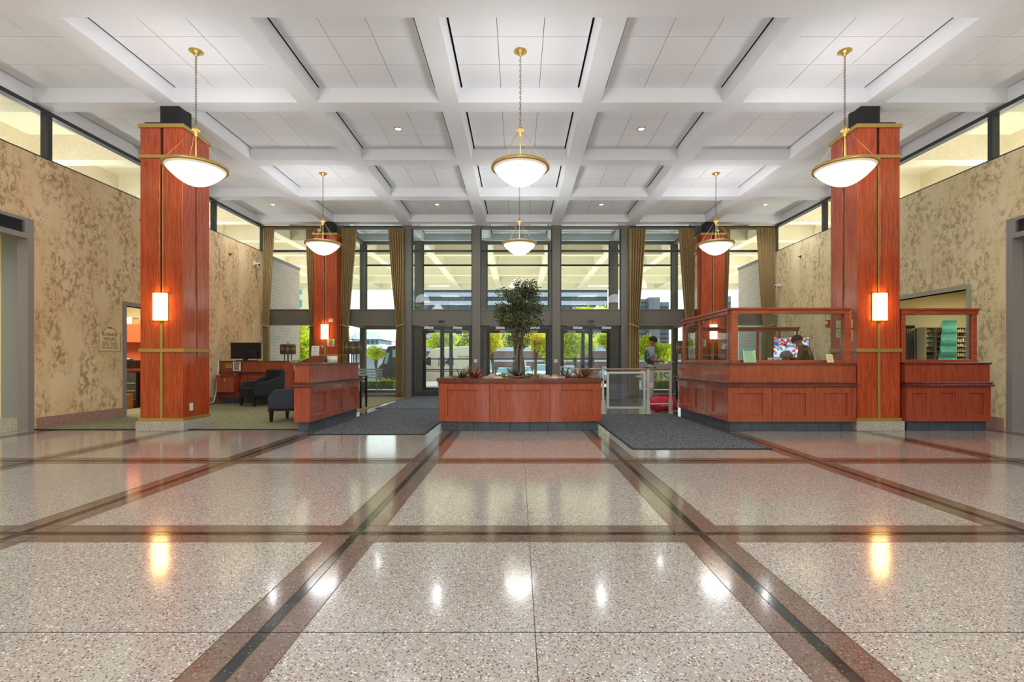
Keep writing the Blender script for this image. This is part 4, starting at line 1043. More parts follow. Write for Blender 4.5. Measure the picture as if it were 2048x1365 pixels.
m = MB(); m.tube([(X(1158, GY), GY, .93), (X(1212, GY), GY, .93), (X(1345, GY), GY, .93), (3.24, GY, .93)], .022, 10); m.build('handrail', 'woodp', g)
m = MB(); m.tube([(X(1296, GY), GY, .20), (X(1341, GY), GY, .20)], .012, 8); m.build('lower_bar', 'alu', g)
post(X(1341, GY), GY, g)
s = thing('side_railing', 'slim metal railing running back from the gate to the doors', 'railing', (1.3, 12.7, 0))
m = MB(); m.tube([(1.28, GY + .05, .93), (1.26, 14.9, .93)], .02, 10); m.build('handrail', 'alu', s)
for y in (10.6, 12.7, 14.85): post(1.27, y, s)
m = MB(); m.box(1.262, 1.27, 10.7, 12.6, .15, .85).box(1.262, 1.27, 12.8, 14.7, .15, .85); m.build('clear_panel', 'scratch', s)
# red duffel bag
bg_ = thing('duffel_bag', 'red duffel bag with white lettering lying behind the gate rail', 'bag', (X(1326, 10.8), 10.85, 0))
m = MB(); n = 14; vs_ = []; seg = 20; bxc = X(1326, 10.85); 
for i in range(n + 1):
    t = i / n; u = -.31 + .62 * t; k = (1 - abs(2 * t - 1) ** 3.2) ** .5 if 0 < t < 1 else 0.05
    for q in range(seg):
        a = 2 * math.pi * q / seg; y = .17 * k * math.cos(a); z = .17 + .175 * k * math.sin(a) * (1 + .06 * math.sin(t * 9)); z = max(z, .004)
        vs_.append((bxc + u + .01 * math.sin(7 * a), 10.85 + y + .012 * math.sin(t * 14 + q), z + .008 * math.sin(t * 21 + q * 2) * (z > .02)))
m.add(vs_, [(i * seg + q, i * seg + (q + 1) % seg, (i + 1) * seg + (q + 1) % seg, (i + 1) * seg + q) for i in range(n) for q in range(seg)] + [tuple(range(seg))[::-1], tuple(range(n * seg, (n + 1) * seg))], 0, True)
m.build('bag_body', 'red', bg_)
m = MB(); m.tube([(bxc - .14, 10.83, .33), (bxc - .1, 10.8, .39), (bxc + .05, 10.8, .40), (bxc + .12, 10.83, .34)], .012, 8); m.tube([(bxc - .14, 10.68, .12), (bxc - .14, 10.72, .30)], .012, 6); m.build('carry_handle', 'red', bg_)
m = MB(); m.tube([(bxc - .22, 10.84, .335), (bxc, 10.84, .348), (bxc + .22, 10.84, .335)], .006, 6); m.build('zip', 'blackp', bg_)
text('lettering', 'HARBOR FR', .052, (bxc + .03, 10.668, .19), FACE_CAM, 'paper', bg_, align='CENTER')
m = MB(); m.box(bxc - .09, bxc + .15, 10.669, 10.675, .145, .152); m.build('underline', 'paper', bg_)

# ------------------------------------------------------------------ counter top things
def holder(x, y, z, w, h, mat, label, name='paper_stand', lines=6, cat='sign', head=None):
    t = thing(name, label, cat, (x, y, z))
    m = MB(); m.slab([(y, z), (y + .09, z), (y + .09, z + .004), (y + .012, z + .004), (y + .05, z + h), (y + .045, z + h)], 'x', x - w / 2, x + w / 2); m.build('acrylic_stand', 'acrylic', t)
    if mat:
        m = MB(); m.slab([(y - .002, z + .006), (y + .002, z + .006), (y + .042, z + h - .004), (y + .038, z + h - .004)], 'x', x - w / 2 + .006, x + w / 2 - .006); m.build('sheet', mat, t)
        m = MB()
        for k in range(lines):
            f = (k + 1) / (lines + 1.5); zz = z + h * f; yy = y + .04 * f - .004
            m.box(x - w * .38, x + w * random.uniform(.2, .38), yy - .001, yy + .001, zz - h * .012, zz + h * .012)
        m.build('printed_lines', 'ink' if mat != 'greenpaper' else 'sgreen', t)
        if head: m = MB(); m.box(x - w * .4, x + w * .4, y + .033, y + .036, z + h * .9, z + h * .97); m.build('heading', head, t)
D8 = 7.84
holder(X(1500, D8), D8, 1.074, .21, .215, 'greenpaper', 'green printed sheet in a clear stand on the reception counter', head='teal', lines=9)
holder(X(1661, D8), D8, 1.074, .12, .14, 'yellowp', 'small leaflet in a clear stand at the right end of the reception counter', lines=4)
holder(X(1640, D8), D8, 1.074, .08, .12, None, 'empty clear holder left of the small leaflet')
holder(X(1626, 8.15), 8.16, 1.05, .07, .13, None, 'empty clear holder just inside the booth glass')
ph = thing('photo_frame', 'small framed black and white picture behind the booth glass', 'picture', (X(1540, 8.3), 8.2, 1.05))
m = MB(); m.box(X(1525, 8.3), X(1556, 8.3), 8.16, 8.175, 1.04, 1.17); m.build('frame', 'blackp', ph)
m = MB(); m.box(X(1526.5, 8.3), X(1554.5, 8.3), 8.157, 8.16, 1.045, 1.162); m.build('picture', 'paper', ph)
m = MB()
for k in range(7): m.ball((X(1530 + k * 3.6, 8.3), 8.155, 1.09 + .012 * (k % 3)), (.018, .002, .022), 8, 6)
m.build('printed_shapes', 'copier', ph)
# desk inside booth, with seated worker's equipment
bd = thing('booth_desk', 'low desk inside the reception booth', 'desk', (5, 9, 0))
m = MB(); m.box(4.2, 5.9, 8.75, 9.25, .72, .75); m.build('desk_top', 'woodc', bd)
m = MB(); m.box(4.22, 4.26, 8.8, 9.2, 0, .72).box(5.84, 5.88, 8.8, 9.2, 0, .72); m.build('side_panel', 'woodc', bd)
kb = MB(); kb.box(X(1395, 9.0) + .1, X(1420, 9), 8.9, 9.1, 0.75, .76)
tv = thing('wall_monitor', 'large screen showing a colourful crowd at the back of the booth', 'television', (X(1582, 11.9), 12.3, 1.07))
ty = 12.28
m = MB(); m.box(X(1546, ty), X(1619, ty), ty - .0, ty + .05, Z(717, ty), Z(674, ty)); m.build('bezel', 'blackp', tv, bevel=.004)
def crowd():
    mm, n, l, b = newmat('screen_crowd'); tc = n.new('ShaderNodeTexCoord'); v = n.new('ShaderNodeTexVoronoi'); v.inputs['Scale'].default_value = 16; v.inputs['Randomness'].default_value = 1
    l.new(tc.outputs['Object'], v.inputs['Vector']); sp = n.new('ShaderNodeSeparateColor'); l.new(v.outputs['Color'], sp.inputs[0])
    r = ramp(n, [(0, '#dfe6f2'), (.25, '#7f93ad'), (.42, '#f2f2f5'), (.58, '#d8452f'), (.68, '#3c5a86'), (.78, '#aab8cc'), (.92, '#5b3f3a')], 'CONSTANT'); l.new(sp.outputs[0], r.inputs[0])
    b.inputs['Base Color'].default_value = (0, 0, 0, 1); l.new(r.outputs[0], b.inputs['Emission Color']); b.inputs['Emission Strength'].default_value = .9; return mm
MT['crowd'] = crowd()
m = MB(); m.box(X(1547.2, ty), X(1617.8, ty), ty - .004, ty, Z(715.8, ty), Z(675.2, ty)); m.build('screen', 'crowd', tv)
m = MB(); m.box(X(1576, ty), X(1590, ty), ty + .0, ty + .06, 1.075, Z(716, ty)); m.build('stand', 'blackp', tv)
# things on the left counters
LC = 8.9
holder(X(625, 10.2), 10.32, Z(713, 10.3), .17, .22, 'paper', 'white sheet in a clear stand on the sloped desk riser', lines=7)
sb = thing('sanitizer_bottle', 'clear pump bottle on the desk riser beside the stand', 'bottle', (X(645, 10.4), 10.4, Z(712, 10.4)))
bz = Z(712, 10.3)
m = MB(); m.lathe([(0, 0), (.035, 0), (.035, .12), (.012, .15), (.012, .17)], X(645, 10.4), 10.4, bz, 18); m.build('bottle', 'acrylic', sb)
m = MB(); m.tube([(X(645, 10.4), 10.4, bz + .17), (X(645, 10.4), 10.4, bz + .21), (X(645, 10.4) - .04, 10.4, bz + .21)], .008, 6); m.build('pump', 'whitep', sb)
pr = thing('paper_roll_holder', 'white curved paper dispenser behind the welcome counter', 'dispenser', (X(661, 10.4), 10.4, 1.07))
m = MB(); m.cyl(X(662, 10.35), 10.42, 1.07, Z(713, 10.4), .105, 28); m.build('roll', 'paper', pr)
tb = MB(); tb.box(X(585, 10.3), X(597, 10.3), 10.25, 10.36, 1.07, Z(720, 10.3)); tag(tb.build('tissue_box', 'moss', bevel=.004), 'yellow-green box at the left end of the desk behind the counter', 'box')
m = MB()
for k in range(7):
    pts = [(X(588, 9.9) + (.05 + .008 * k) * math.cos(t * .5236 + k), 10.08 + .014 * k, .72 + (.16 + .012 * k) * math.sin(t * .5236)) for t in range(12)]
    m.tube(pts, .005, 5, closed=True)
tag(m.build('cable_coil', 'whitep'), 'coil of pale cable hanging behind the end of the welcome counter', 'cable')

# ------------------------------------------------------------------ signs and devices on the walls
LW = XC - WX
y0, y1 = 9.20, 9.72; yc = (y0 + y1) / 2; zb, zt = 1.285, 1.64
def sign_outline(g):
    w = (y1 - y0) / 2 - g; o = [(yc - w, zb + g), (yc + w, zb + g), (yc + w, zt - g), (yc + w * .62, zt - g)]
    for k in range(1, 10):
        a = math.pi * k / 10; o.append((yc + w * .6 * math.cos(a), zt - g + (.115 + .0) * math.sin(a)))
    return o + [(yc - w * .62, zt - g), (yc - w, zt - g)]
sg_ = thing('hours_sign', 'cream arched sign with business hours on the left wall beside the office door', 'sign', (LW + .01, yc, zb))
m = MB(); m.slab(sign_outline(0), 'x', LW + .002, LW + .012); m.build('board', 'signface', sg_)
m = MB(); ol = sign_outline(.012); m.tube([(LW + .014, a, b) for a, b in ol], .0035, 6, closed=True); m.build('border_line', 'signink', sg_)
m = MB()
for s in (-1, 1): m.ball((LW + .014, yc + s * .022, zt + .092), (.003, .022, .013), 10, 6)
m.build('bow_ornament', 'purple', sg_)
for body, sz, z in (('BUSINESS', .087, 1.605), ('HOURS', .087, 1.52), ('Monday - Thursday', .046, 1.445), ('8:30 AM - 5:30 PM', .046, 1.405), ('Friday 8:30 AM - 5:00 PM', .038, 1.352)):
    text('lettering', body, sz, (LW + .0125, yc, z), FACE_XP, 'signink', sg_, depth=.001)
m = MB(); m.box(LW + .012, LW + .0135, yc - .2, yc + .2, 1.473, 1.476).box(LW + .012, LW + .0135, yc - .2, yc + .2, 1.376, 1.379); m.build('rule_line', 'signink', sg_)
def camera_(x, y, z, s, lab):
    c = thing('security_camera', lab, 'camera', (x, y, z))
    m = MB(); m.box(x, x - s * .02, y - .09, y + .05, z - .06, z + .06); m.build('mount', 'whitep', c, bevel=.004)
    m = MB(); m.tube([(x - s * .02, y, z), (x - s * .1, y - .04, z - .02)], .03, 8); m.build('arm', 'whitep', c)
    m = MB(); m.tube([(x - s * .09, y - .0, z - .02), (x - s * .19, y - .12, z - .05)], .045, 14); m.build('camera_body', 'whitep', c)
    m = MB(); m.ball((x - s * .195, y - .125, z - .055), .028, 10, 8); m.build('lens', 'blackp', c)
camera_(LW, 14.7, 3.98, -1, 'white security camera high on the left wall by the corner curtain')
camera_(XC + WX, 14.9, 3.37, 1, 'white security camera on the right wall by the corner curtain')
for x, y, z, s, lab in ((LW, 10.25, 4.0, -1, 'small sidewall sprinkler on the left wall just left of the near column'), (LW, 13.4, 3.98, -1, 'small sidewall sprinkler on the left wall between the column and the curtain'), (XC + WX, 13.8, 4.0, 1, 'small sidewall sprinkler high on the right wall')):
    m = MB(); m.tube([(x, y, z), (x - s * .06, y, z)], .014, 8); m.tube([(x - s * .06, y - .03, z - .03), (x - s * .06, y + .03, z + .03)], .008, 6); m.tube([(x - s * .001, y, z), (x - s * .012, y, z)], .035, 12)
    tag(m.build('sprinkler_head', 'brassd'), lab, 'sprinkler')
st = MB(); st.box(XC + WX - .05, XC + WX - .001, 12.48, 12.62, Z(655, 12.5), Z(640, 12.5)); so = tag(st.build('fire_alarm', 'redp', bevel=.008), 'red fire alarm strobe on the right wall behind the booth', 'alarm')
m = MB(); m.box(XC + WX - .06, XC + WX - .05, 12.51, 12.59, Z(648, 12.5), Z(643, 12.5)); m.build('strobe_lens', 'whitep', so)
st = MB(); st.box(XC + WX - .02, XC + WX - .001, 9.0, 9.08, 1.42, 1.5)

# ------------------------------------------------------------------ office behind the left door
oy = 12.1
d = MB(); d.slab([(0, 0), (.85, 0), (.85, 2.15), (0, 2.15)], 'y', 0, .04)
dl = struct(d.build('door_7', 'woodc', local=True, bevel=.003)); dl.location = (XC - WX - .16, 10.76, .01); dl.rotation_euler = (0, 0, R(118))
def bxs(name, a, b, y0_, y1_, z0, z1, mat, lab, cat, bev=.005):
    m = MB(); m.box(a, b, y0_, y1_, z0, z1); return tag(m.build(name, mat, bevel=bev), lab, cat)
ow = thing('office_desk_unit', 'cherry desk with an open hutch seen through the left office door', 'desk', (-9.4, oy, 0))
m = MB(); m.box(-10.1, -8.8, oy - .4, oy + .3, .88, .93); m.build('desk_top', 'woody', ow)
m = MB(); m.box(-10.1, -10.06, oy - .35, oy + .3, 0.01, .88).box(-8.86, -8.82, oy - .35, oy + .3, .01, .88); m.build('side_panel', 'woodc', ow)
m = MB(); m.box(-10.1, -8.8, oy + .26, oy + .3, .93, 1.56); m.build('back_panel', 'orangew', ow)
for k in (-10.1, -9.45): m = MB(); m.box(k + .002, k + .648, oy - .05, oy + .3, 1.56, 2.0); m.build('hutch_cabinet', 'orangew', ow, bevel=.003)
bxs('storage_box', -9.62, -9.35, oy - .02, oy + .2, 2.0, 2.17, 'paper', 'white box on top of the office hutch', 'box')
bxs('storage_box', -9.33, -9.05, oy - .02, oy + .2, 2.0, 2.12, 'cardboard', 'brown box on top of the office hutch', 'box')
bxs('document_tray', -9.6, -9.15, oy - .3, oy, .93, 1.12, 'blackp', 'black document tray with papers on the office desk', 'tray')
m = MB(); m.box(-9.58, -9.3, oy - .32, oy - .05, 1.12, 1.15).box(-9.5, -9.2, oy - .3, oy - .05, 1.15, 1.17); tag(m.build('paper_stack', 'paper'), 'loose papers on top of the black tray', 'paper')
pn = thing('printer', 'dark grey office printer under the desk in the office', 'printer', (-9.3, oy, .01))
m = MB(); m.box(-9.6, -8.95, oy - .42, oy + .1, .01, .82); m.build('printer_body', 'copier', pn, bevel=.01)
m = MB()
for z in (.2, .4, .58): m.box(-9.58, -8.97, oy - .43, oy - .42, z, z + .012)
m.box(-9.5, -9.3, oy - .43, oy - .42, .62, .76); m.build('trays', 'alu', pn)
cbx = bxs('cardboard_box', -9.28, -8.95, oy - .75, oy - .5, .01, .34, 'cardboard', 'cardboard box with white label on the office floor', 'box')
m = MB(); m.box(-9.25, -9.15, oy - .753, oy - .75, .16, .3); m.build('shipping_label', 'paper', cbx)

# ------------------------------------------------------------------ mail room behind the right opening
my = 11.25
cu = thing('mail_cubby', 'white pigeonhole mail sorter on the mail room wall', 'shelf', (9.45, my, 1.1))
cx0, cx1 = X(1852, 11), X(1934, 11); cz0, cz1 = Z(722, 11), Z(655, 11); nc, nr = 4, 7
m = MB(); m.box(cx0, cx1, my, my + .03, cz0, cz1); m.build('back_board', 'copier', cu)
m = MB()
for k in range(nc + 1): x = cx0 + (cx1 - cx0) * k / nc; m.box(x - .008, x + .008, my - .25, my, cz0, cz1)
for k in range(nr + 1): z = cz0 + (cz1 - cz0) * k / nr; m.box(cx0, cx1, my - .25, my, z - .007, z + .007)
m.build('shelf_grid', 'cream', cu)
for a in range(nc):
    for b_ in range(nr):
        x = cx0 + (cx1 - cx0) * (a + .5) / nc; z = cz0 + (cz1 - cz0) * b_ / nr + .008
        m = MB()
        for q in range(3): xx = x + (q - 1) * .05 + random.uniform(-.01, .01); m.box(xx - .012, xx + .014, my - .22, my - .02, z, z + random.uniform(.04, .07))
        tag(m.build('mail_bundle', random.choice(['cardboard', 'paper', 'yellowp', 'brown'])), 'bundle of letters in the %s column, %s shelf up, of the mail sorter' % (['leftmost', 'second', 'third', 'rightmost'][a], ['lowest', 'second', 'third', 'fourth', 'fifth', 'sixth', 'top'][b_]), 'mail', 'letters in the mail sorter')
m = MB(); n = 14
for k in range(n):
    t0, t1 = k / n, (k + 1) / n; zz0, zz1 = Z(722, 10.8) + (Z(641, 10.8) - Z(722, 10.8)) * t0, Z(722, 10.8) + (Z(641, 10.8) - Z(722, 10.8)) * t1
    def w(t): return X(1878 + 7 * t, 10.8) - .01 * math.sin(t * 17), X(1913, 10.8) + .004 * math.sin(t * 21)
    a0, b0 = w(t0); a1, b1 = w(t1); ya, yb = 10.8 + .02 * math.sin(t0 * 23), 10.8 + .02 * math.sin(t1 * 23)
    m.add([(a0, ya, zz0), (b0, ya, zz0), (b1, yb, zz1), (a1, yb, zz1), (a0, ya + .006, zz0), (b0, ya + .006, zz0), (b1, yb + .006, zz1), (a1, yb + .006, zz1)], [(0, 1, 2, 3), (7, 6, 5, 4), (0, 4, 5, 1), (3, 2, 6, 7), (0, 3, 7, 4), (1, 5, 6, 2)])
tag(m.build('hanging_cloth', 'turq'), 'turquoise cloth hanging in front of the mail sorter', 'cloth')
hr = thing('coat_rail', 'black hook rail with dark garments hanging in the mail room', 'coat rail', (8.9, my, 1.8))
m = MB(); m.box(X(1813, 11.2), X(1832, 11.2), my - .02, my + .04, Z(657, 11.2), Z(651, 11.2)); m.build('rail', 'blackp', hr)
for k in range(4):
    x = X(1815 + k * 4, 11.2); m = MB(); m.tube([(x, my - .03, 1.80), (x + .01, my - .04, 1.4), (x, my - .03, 1.06)], [.012, .022, .018], 8); m.build('hanging_strap', ['brown', 'copier'][k % 2], hr)
for x, y in ((9.2, 9.7), (9.9, 9.2)):
    m = MB(); m.cyl(x, y, 2.68, 2.699, .09, 24); tag(m.build('recessed_downlight', 'can'), 'round ceiling light in the mail room, ' + ('farther from' if x < 9.5 else 'nearer to') + ' the lobby', 'ceiling light')
# ------------------------------------------------------------------ people
def skin_mesh(name, chains, mat, parent, sub=2, root=0):
    """chains: list of lists of ((x,y,z), radius | (rx,ry)); a chain may start with ('@', idx) to branch from an existing vertex"""
    bm = bmesh.new(); ly = bm.verts.layers.skin.verify(); V = []
    for ch in chains:
        prev = None; fresh = True
        for it in ch:
            if it[0] == '@': prev = V[it[1]]; fresh = False; continue
            v = bm.verts.new(it[0]); r = it[1]; v[ly].radius = r if isinstance(r, tuple) else (r, r)
            if fresh: v[ly].use_root = True; fresh = False
            V.append(v)
            if prev is not None: bm.edges.new((prev, v))
            prev = v
    me = bpy.data.meshes.new(name); bm.to_mesh(me); bm.free()
    o = bpy.data.objects.new(name, me); C.objects.link(o)
    s = o.modifiers.new('skin', 'SKIN'); s.use_smooth_shade = True
    ss = o.modifiers.new('sub', 'SUBSURF'); ss.levels = sub; ss.render_levels = sub
    dg = bpy.context.evaluated_depsgraph_get(); dg.update()
    m2 = bpy.data.meshes.new_from_object(o.evaluated_get(dg)); bpy.data.objects.remove(o)
    m2.materials.clear(); m2.materials.append(MT[mat])
    for p in m2.polygons: p.use_smooth = True; p.material_index = 0
    o = bpy.data.objects.new(name, m2); C.objects.link(o); o.parent = parent; WO[o.name] = (0, 0, 0)
    return o
def lerp(a, b, t): return tuple(a[i] + (b[i] - a[i]) * t for i in range(3))
def person(label, loc, rz, J, look, seated=False):
    P = thing('person', label, 'person', loc, rz)
    h = J['head']; nk = J['neck']; ch = J['chest']; pv = J['pelvis']; sp = lerp(pv, ch, .5)
    ht = J.get('tilt', .5); f = Vector((math.cos(ht), 0, -math.sin(ht))); up = Vector((math.sin(ht), 0, math.cos(ht)))
    f = Vector(J.get('face', (1, 0, 0))).normalized() if 'face' in J else f
    if 'face' in J: up = (Vector((0, 0, 1)) - f * f.z).normalized()
    H = Vector(h); side = up.cross(f)
    chains = [[(pv, (.10, .085)), (sp, (.105, .085)), (ch, (.13, .10)), (nk, .06), (tuple(H - up * .07 + f * .01), .058), (tuple(H - up * .02), .078), (tuple(H + up * .05 - f * .01), .082), (tuple(H + up * .095 - f * .01), .05)]]
    cnt = 8
    def limb(root, pts):
        nonlocal cnt
        chains.append([('@', root)] + pts); cnt += len(pts)
    hands = []
    for s in ('l', 'r'):
        sh, el, wr, hd = J['sh' + s], J['el' + s], J['wr' + s], J['hd' + s]
        limb(2, [(sh, .058), (lerp(sh, el, .5), .046), (el, .037), (lerp(el, wr, .4), .036), (wr, .024), (hd, (.034, .018))])
        hands.append((Vector(wr), Vector(hd)))
        hp, kn, an, to = J['hp' + s], J['kn' + s], J['an' + s], J['to' + s]
        limb(0, [(hp, .062), (lerp(hp, kn, .5), .056), (kn, .046), (lerp(kn, an, .4), .042), (an, .036), (to, .034)])
    for wr, hd in hands:
        d = (hd - wr).normalized(); sd = d.cross(Vector((0, 0, 1)))
        if sd.length < .1: sd = Vector((0, 1, 0))
        sd.normalize(); dn_ = d.cross(sd) * -1
        if dn_.z > 0: dn_ = -dn_
        for k, L in enumerate((.062, .072, .066, .052)):
            b = hd + sd * ((k - 1.5) * .019) - d * .01
            chains.append([(tuple(b), .0095), (tuple(b + d * L * .5 + dn_ * .01), .009), (tuple(b + d * L * .85 + dn_ * .03), .008), (tuple(b + d * L + dn_ * .048), .007)])
        b = wr.lerp(hd, .5) + sd * .03
        chains.append([(tuple(b), .011), (tuple(b + d * .03 + sd * .018 + dn_ * .01), .010), (tuple(b + d * .06 + sd * .014 + dn_ * .02), .008)])
    # ears and nose rooted in the head
    for s in (-1, 1): chains.append([(tuple(H + side * s * .072 - f * .005 + up * .02), .014), (tuple(H + side * s * .086 - f * .01 + up * .035), .012)])
    chains.append([(tuple(H + f * .075 + up * .03), .011), (tuple(H + f * .102 + up * .0), .014)])
    chains.append([(tuple(H + f * .05 - up * .055), .035), (tuple(H + f * .065 - up * .07), .025)])
    skin_mesh('body', chains, look['skin'], P)
    m = MB()
    for s in (-1, 1): m.ball(tuple(H + f * .081 + side * s * .03 + up * .03), .009, 8, 6)
    m.build('eyes', 'hair', P, local=True)
    m = MB(); m.tube([tuple(H + f * .083 + side * -.022 - up * .035), tuple(H + f * .09 - up * .036), tuple(H + f * .083 + side * .022 - up * .035)], .004, 6); m.build('mouth', 'terracotta', P, local=True)
    # hair: cap over the skull
    vs_ = []; seg, rg = 22, 9
    for i in range(rg + 1):
        a = math.pi * .56 * i / rg
        for q in range(seg):
            t = 2 * math.pi * q / seg; back = -math.cos(t); d = up * math.cos(a * (1 + .18 * back)) + (f * math.cos(t) + side * math.sin(t)) * math.sin(a * (1 + .18 * back))
            r = .104 if look.get('cap') is None else .11
            vs_.append(tuple(H + up * .038 - f * .008 + Vector(d) * r * (1.0 + .02 * math.sin(q * 3 + i))))
    m = MB(); m.add(vs_, [(i * seg + q, i * seg + (q + 1) % seg, (i + 1) * seg + (q + 1) % seg, (i + 1) * seg + q) for i in range(rg) for q in range(seg)], 0, True)
    hh = m.build('hair' if not look.get('cap') else 'cap', look.get('cap') or look['hair'], P, local=True); so = hh.modifiers.new('t', 'SOLIDIFY'); so.thickness = .012; so.offset = 0
    # shirt
    e = .016; sc = [[(lerp(pv, ch, -.12), (.14 + e, .12 + e)), (lerp(pv, ch, .12), (.13 + e, .108 + e)), (sp, (.12 + e, .095 + e)), (lerp(pv, ch, .97), (.137 + e, .105 + e)), (lerp(ch, nk, .85), (.062, .06))]]
    for s in ('l', 'r'): sc.append([('@', 3), (J['sh' + s], .058 + e), (lerp(J['sh' + s], J['el' + s], look.get('sleeve', .7)), .046 + e)])
    skin_mesh('shirt', sc, look['shirt'], P)
    tr = [[(pv, (.125 + .012, .105 + .012))]]; n0 = 1; tr[0] = [(lerp(pv, ch, .3), (.112 + e * .5, .095 + e * .5)), (pv, (.128 + e, .108 + e))]
    for s in ('l', 'r'): tr.append([('@', 1), (J['hp' + s], .095 + e), (lerp(J['hp' + s], J['kn' + s], .5), .078 + e), (J['kn' + s], .058 + e), (lerp(J['kn' + s], J['an' + s], .9), .044 + e)])
    skin_mesh('trousers', tr, look['pants'], P)
    for s in ('l', 'r'): skin_mesh('shoe', [[(J['an' + s], .045), (lerp(J['an' + s], J['to' + s], .5), (.045, .04)), (J['to' + s], (.045, .035))]], 'shoe', P, sub=1)
    return P, H, f, up, side
J1 = dict(pelvis=(0, 0, .93), chest=(.0, 0, 1.30), neck=(.03, 0, 1.50), head=(.065, 0, 1.60), tilt=.55,
          shl=(0, .17, 1.40), ell=(.0, .22, 1.13), wrl=(.23, .14, 1.08), hdl=(.31, .11, 1.10),
          shr=(0, -.17, 1.40), elr=(-.02, -.22, 1.13), wrr=(.21, -.12, 1.10), hdr=(.29, -.10, 1.12),
          hpl=(0, .09, .86), knl=(.03, .10, .48), anl=(-.02, .10, .07), tol=(.13, .11, .035),
          hpr=(0, -.09, .86), knr=(.02, -.10, .48), anr=(-.04, -.10, .07), tor=(.11, -.11, .035))
p1, H, f, up, side = person('man in grey T-shirt and dark teal vest by the right window, reading papers', (X(1300, 12.7), 12.7, 0), R(0), J1,
    dict(skin='skin', hair='hair', shirt='tee', pants='pants', sleeve=.75))
skin_mesh('vest', [[((0, 0, .99), (.15, .12)), ((-.02, 0, 1.12), (.148, .122)), ((-.02, 0, 1.30), (.158, .13)), ((-.03, 0, 1.42), (.12, .09))]], 'vest', p1)
m = MB(); m.box(.10, .155, -.07, .07, .92, 1.30); m.build('apron_panel', 'vest2', p1, local=True, bevel=.02)
m = MB(); m.lathe([(.155, .90), (.16, .90), (.16, .95), (.155, .95)], 0, 0, 0, 24, close=True); m.build('belt', 'blackp', p1, local=True)
m = MB(); a = Matrix.Translation((X(1300, 12.7) + .42, 12.7, 1.12)) @ Matrix.Rotation(R(14), 4, 'Y'); m.x = a; m.box(-.12, .16, -.11, .11, -.002, .002); m.box(-.1, .18, -.10, .12, .003, .006)
tag(m.build('paper_sheets', 'paper'), 'loose papers held by the man in the grey T-shirt', 'paper')
# standing man in brown
J2 = dict(pelvis=(0, 0, .90), chest=(.10, 0, 1.26), neck=(.20, 0, 1.43), head=(.25, 0, 1.50), tilt=.6,
          shl=(.12, .18, 1.35), ell=(.16, .24, 1.08), wrl=(.34, .18, .98), hdl=(.42, .16, .98),
          shr=(.12, -.18, 1.35), elr=(.16, -.24, 1.08), wrr=(.34, -.18, .98), hdr=(.42, -.16, .98),
          hpl=(0, .09, .84), knl=(.03, .10, .47), anl=(-.04, .10, .07), tol=(.11, .11, .035),
          hpr=(0, -.09, .84), knr=(.04, -.10, .47), anr=(-.02, -.10, .07), tor=(.13, -.11, .035))
p2, *_ = person('man in brown shirt leaning forward inside the reception booth, seen from behind', (X(1623, 10.0), 10.0, 0), R(135), J2,
    dict(skin='skin2', hair='hair', shirt='brown', pants='pantsd', sleeve=.95))
# seated worker, only the head shows
zs_ = Z(702, 9.7) - 1.18
J3 = dict(pelvis=(0, 0, .52), chest=(.02, 0, .86), neck=(.03, 0, 1.04), head=(.06, 0, 1.155), tilt=.35,
          shl=(0, .17, .96), ell=(.06, .22, .72), wrl=(.28, .14, .78), hdl=(.36, .12, .78),
          shr=(0, -.17, .96), elr=(.06, -.22, .72), wrr=(.28, -.14, .78), hdr=(.36, -.12, .78),
          hpl=(.05, .09, .50), knl=(.42, .10, .50), anl=(.40, .10, .08), tol=(.54, .10, .035),
          hpr=(.05, -.09, .50), knr=(.42, -.10, .50), anr=(.40, -.10, .08), tor=(.54, -.10, .035))
p3, *_ = person('seated person in a grey cap behind the reception counter, only the head showing', (X(1573, 9.7), 9.75, 0), R(-100), J3,
    dict(skin='skin2', hair='hairg', shirt='vest', pants='pantsd', sleeve=.9, cap='hairg'))
oc = thing('office_chair', 'dark swivel chair under the seated person in the booth', 'chair', (X(1573, 9.7), 9.75, 0))
cx = X(1573, 9.7); m = MB(); m.box(cx - .23, cx + .23, 9.55, 10.0, .36, .42); m.build('seat', 'fabric', oc, bevel=.02)
m = MB(); m.cyl(cx, 9.77, .1, .36, .03); m.build('column', 'black', oc)
m = MB(); m.box(cx - .2, cx + .2, 10.02, 10.07, .5, .95); m.build('backrest', 'fabric', oc, bevel=.02)
m = MB()
for k in range(5): a = k * 1.2566; m.tube([(cx, 9.77, .12), (cx + .26 * math.cos(a), 9.77 + .26 * math.sin(a), .05)], .02, 6); m.ball((cx + .26 * math.cos(a), 9.77 + .26 * math.sin(a), .032), .03, 8, 6)
m.build('wheel_base', 'black', oc)

# ------------------------------------------------------------------ outside
def gz(y): return -.02 if y < 20 else -.02 - (y - 20) * .043 if y < 42 else -.966
def ground():
    m = MB(); ys = [17.6, 20, 23]; vs_ = []
    m.add([(-60, 17.6, gz(17)), (60, 17.6, gz(17)), (60, 20, gz(20)), (-60, 20, gz(20)), (60, 23, gz(23)), (-60, 23, gz(23))], [(0, 1, 2, 3), (3, 2, 4, 5)], 0)
    struct(m.build('floor_sidewalk', 'pave', base=(0, 0, 0)))
    m = MB(); m.add([(-150, 23, gz(23)), (150, 23, gz(23)), (150, 42, gz(42)), (-150, 42, gz(42)), (200, 160, gz(42)), (-200, 160, gz(42))], [(0, 1, 2, 3), (3, 2, 4, 5)], 0)
    struct(m.build('floor_street', 'asphalt', base=(0, 0, 0)))
    m = MB()
    for x in (-90, 12): m.box(x, x + 78, -15, 17.6, -.35, -.02)
    struct(m.build('floor_yard', 'pave'))
ground()
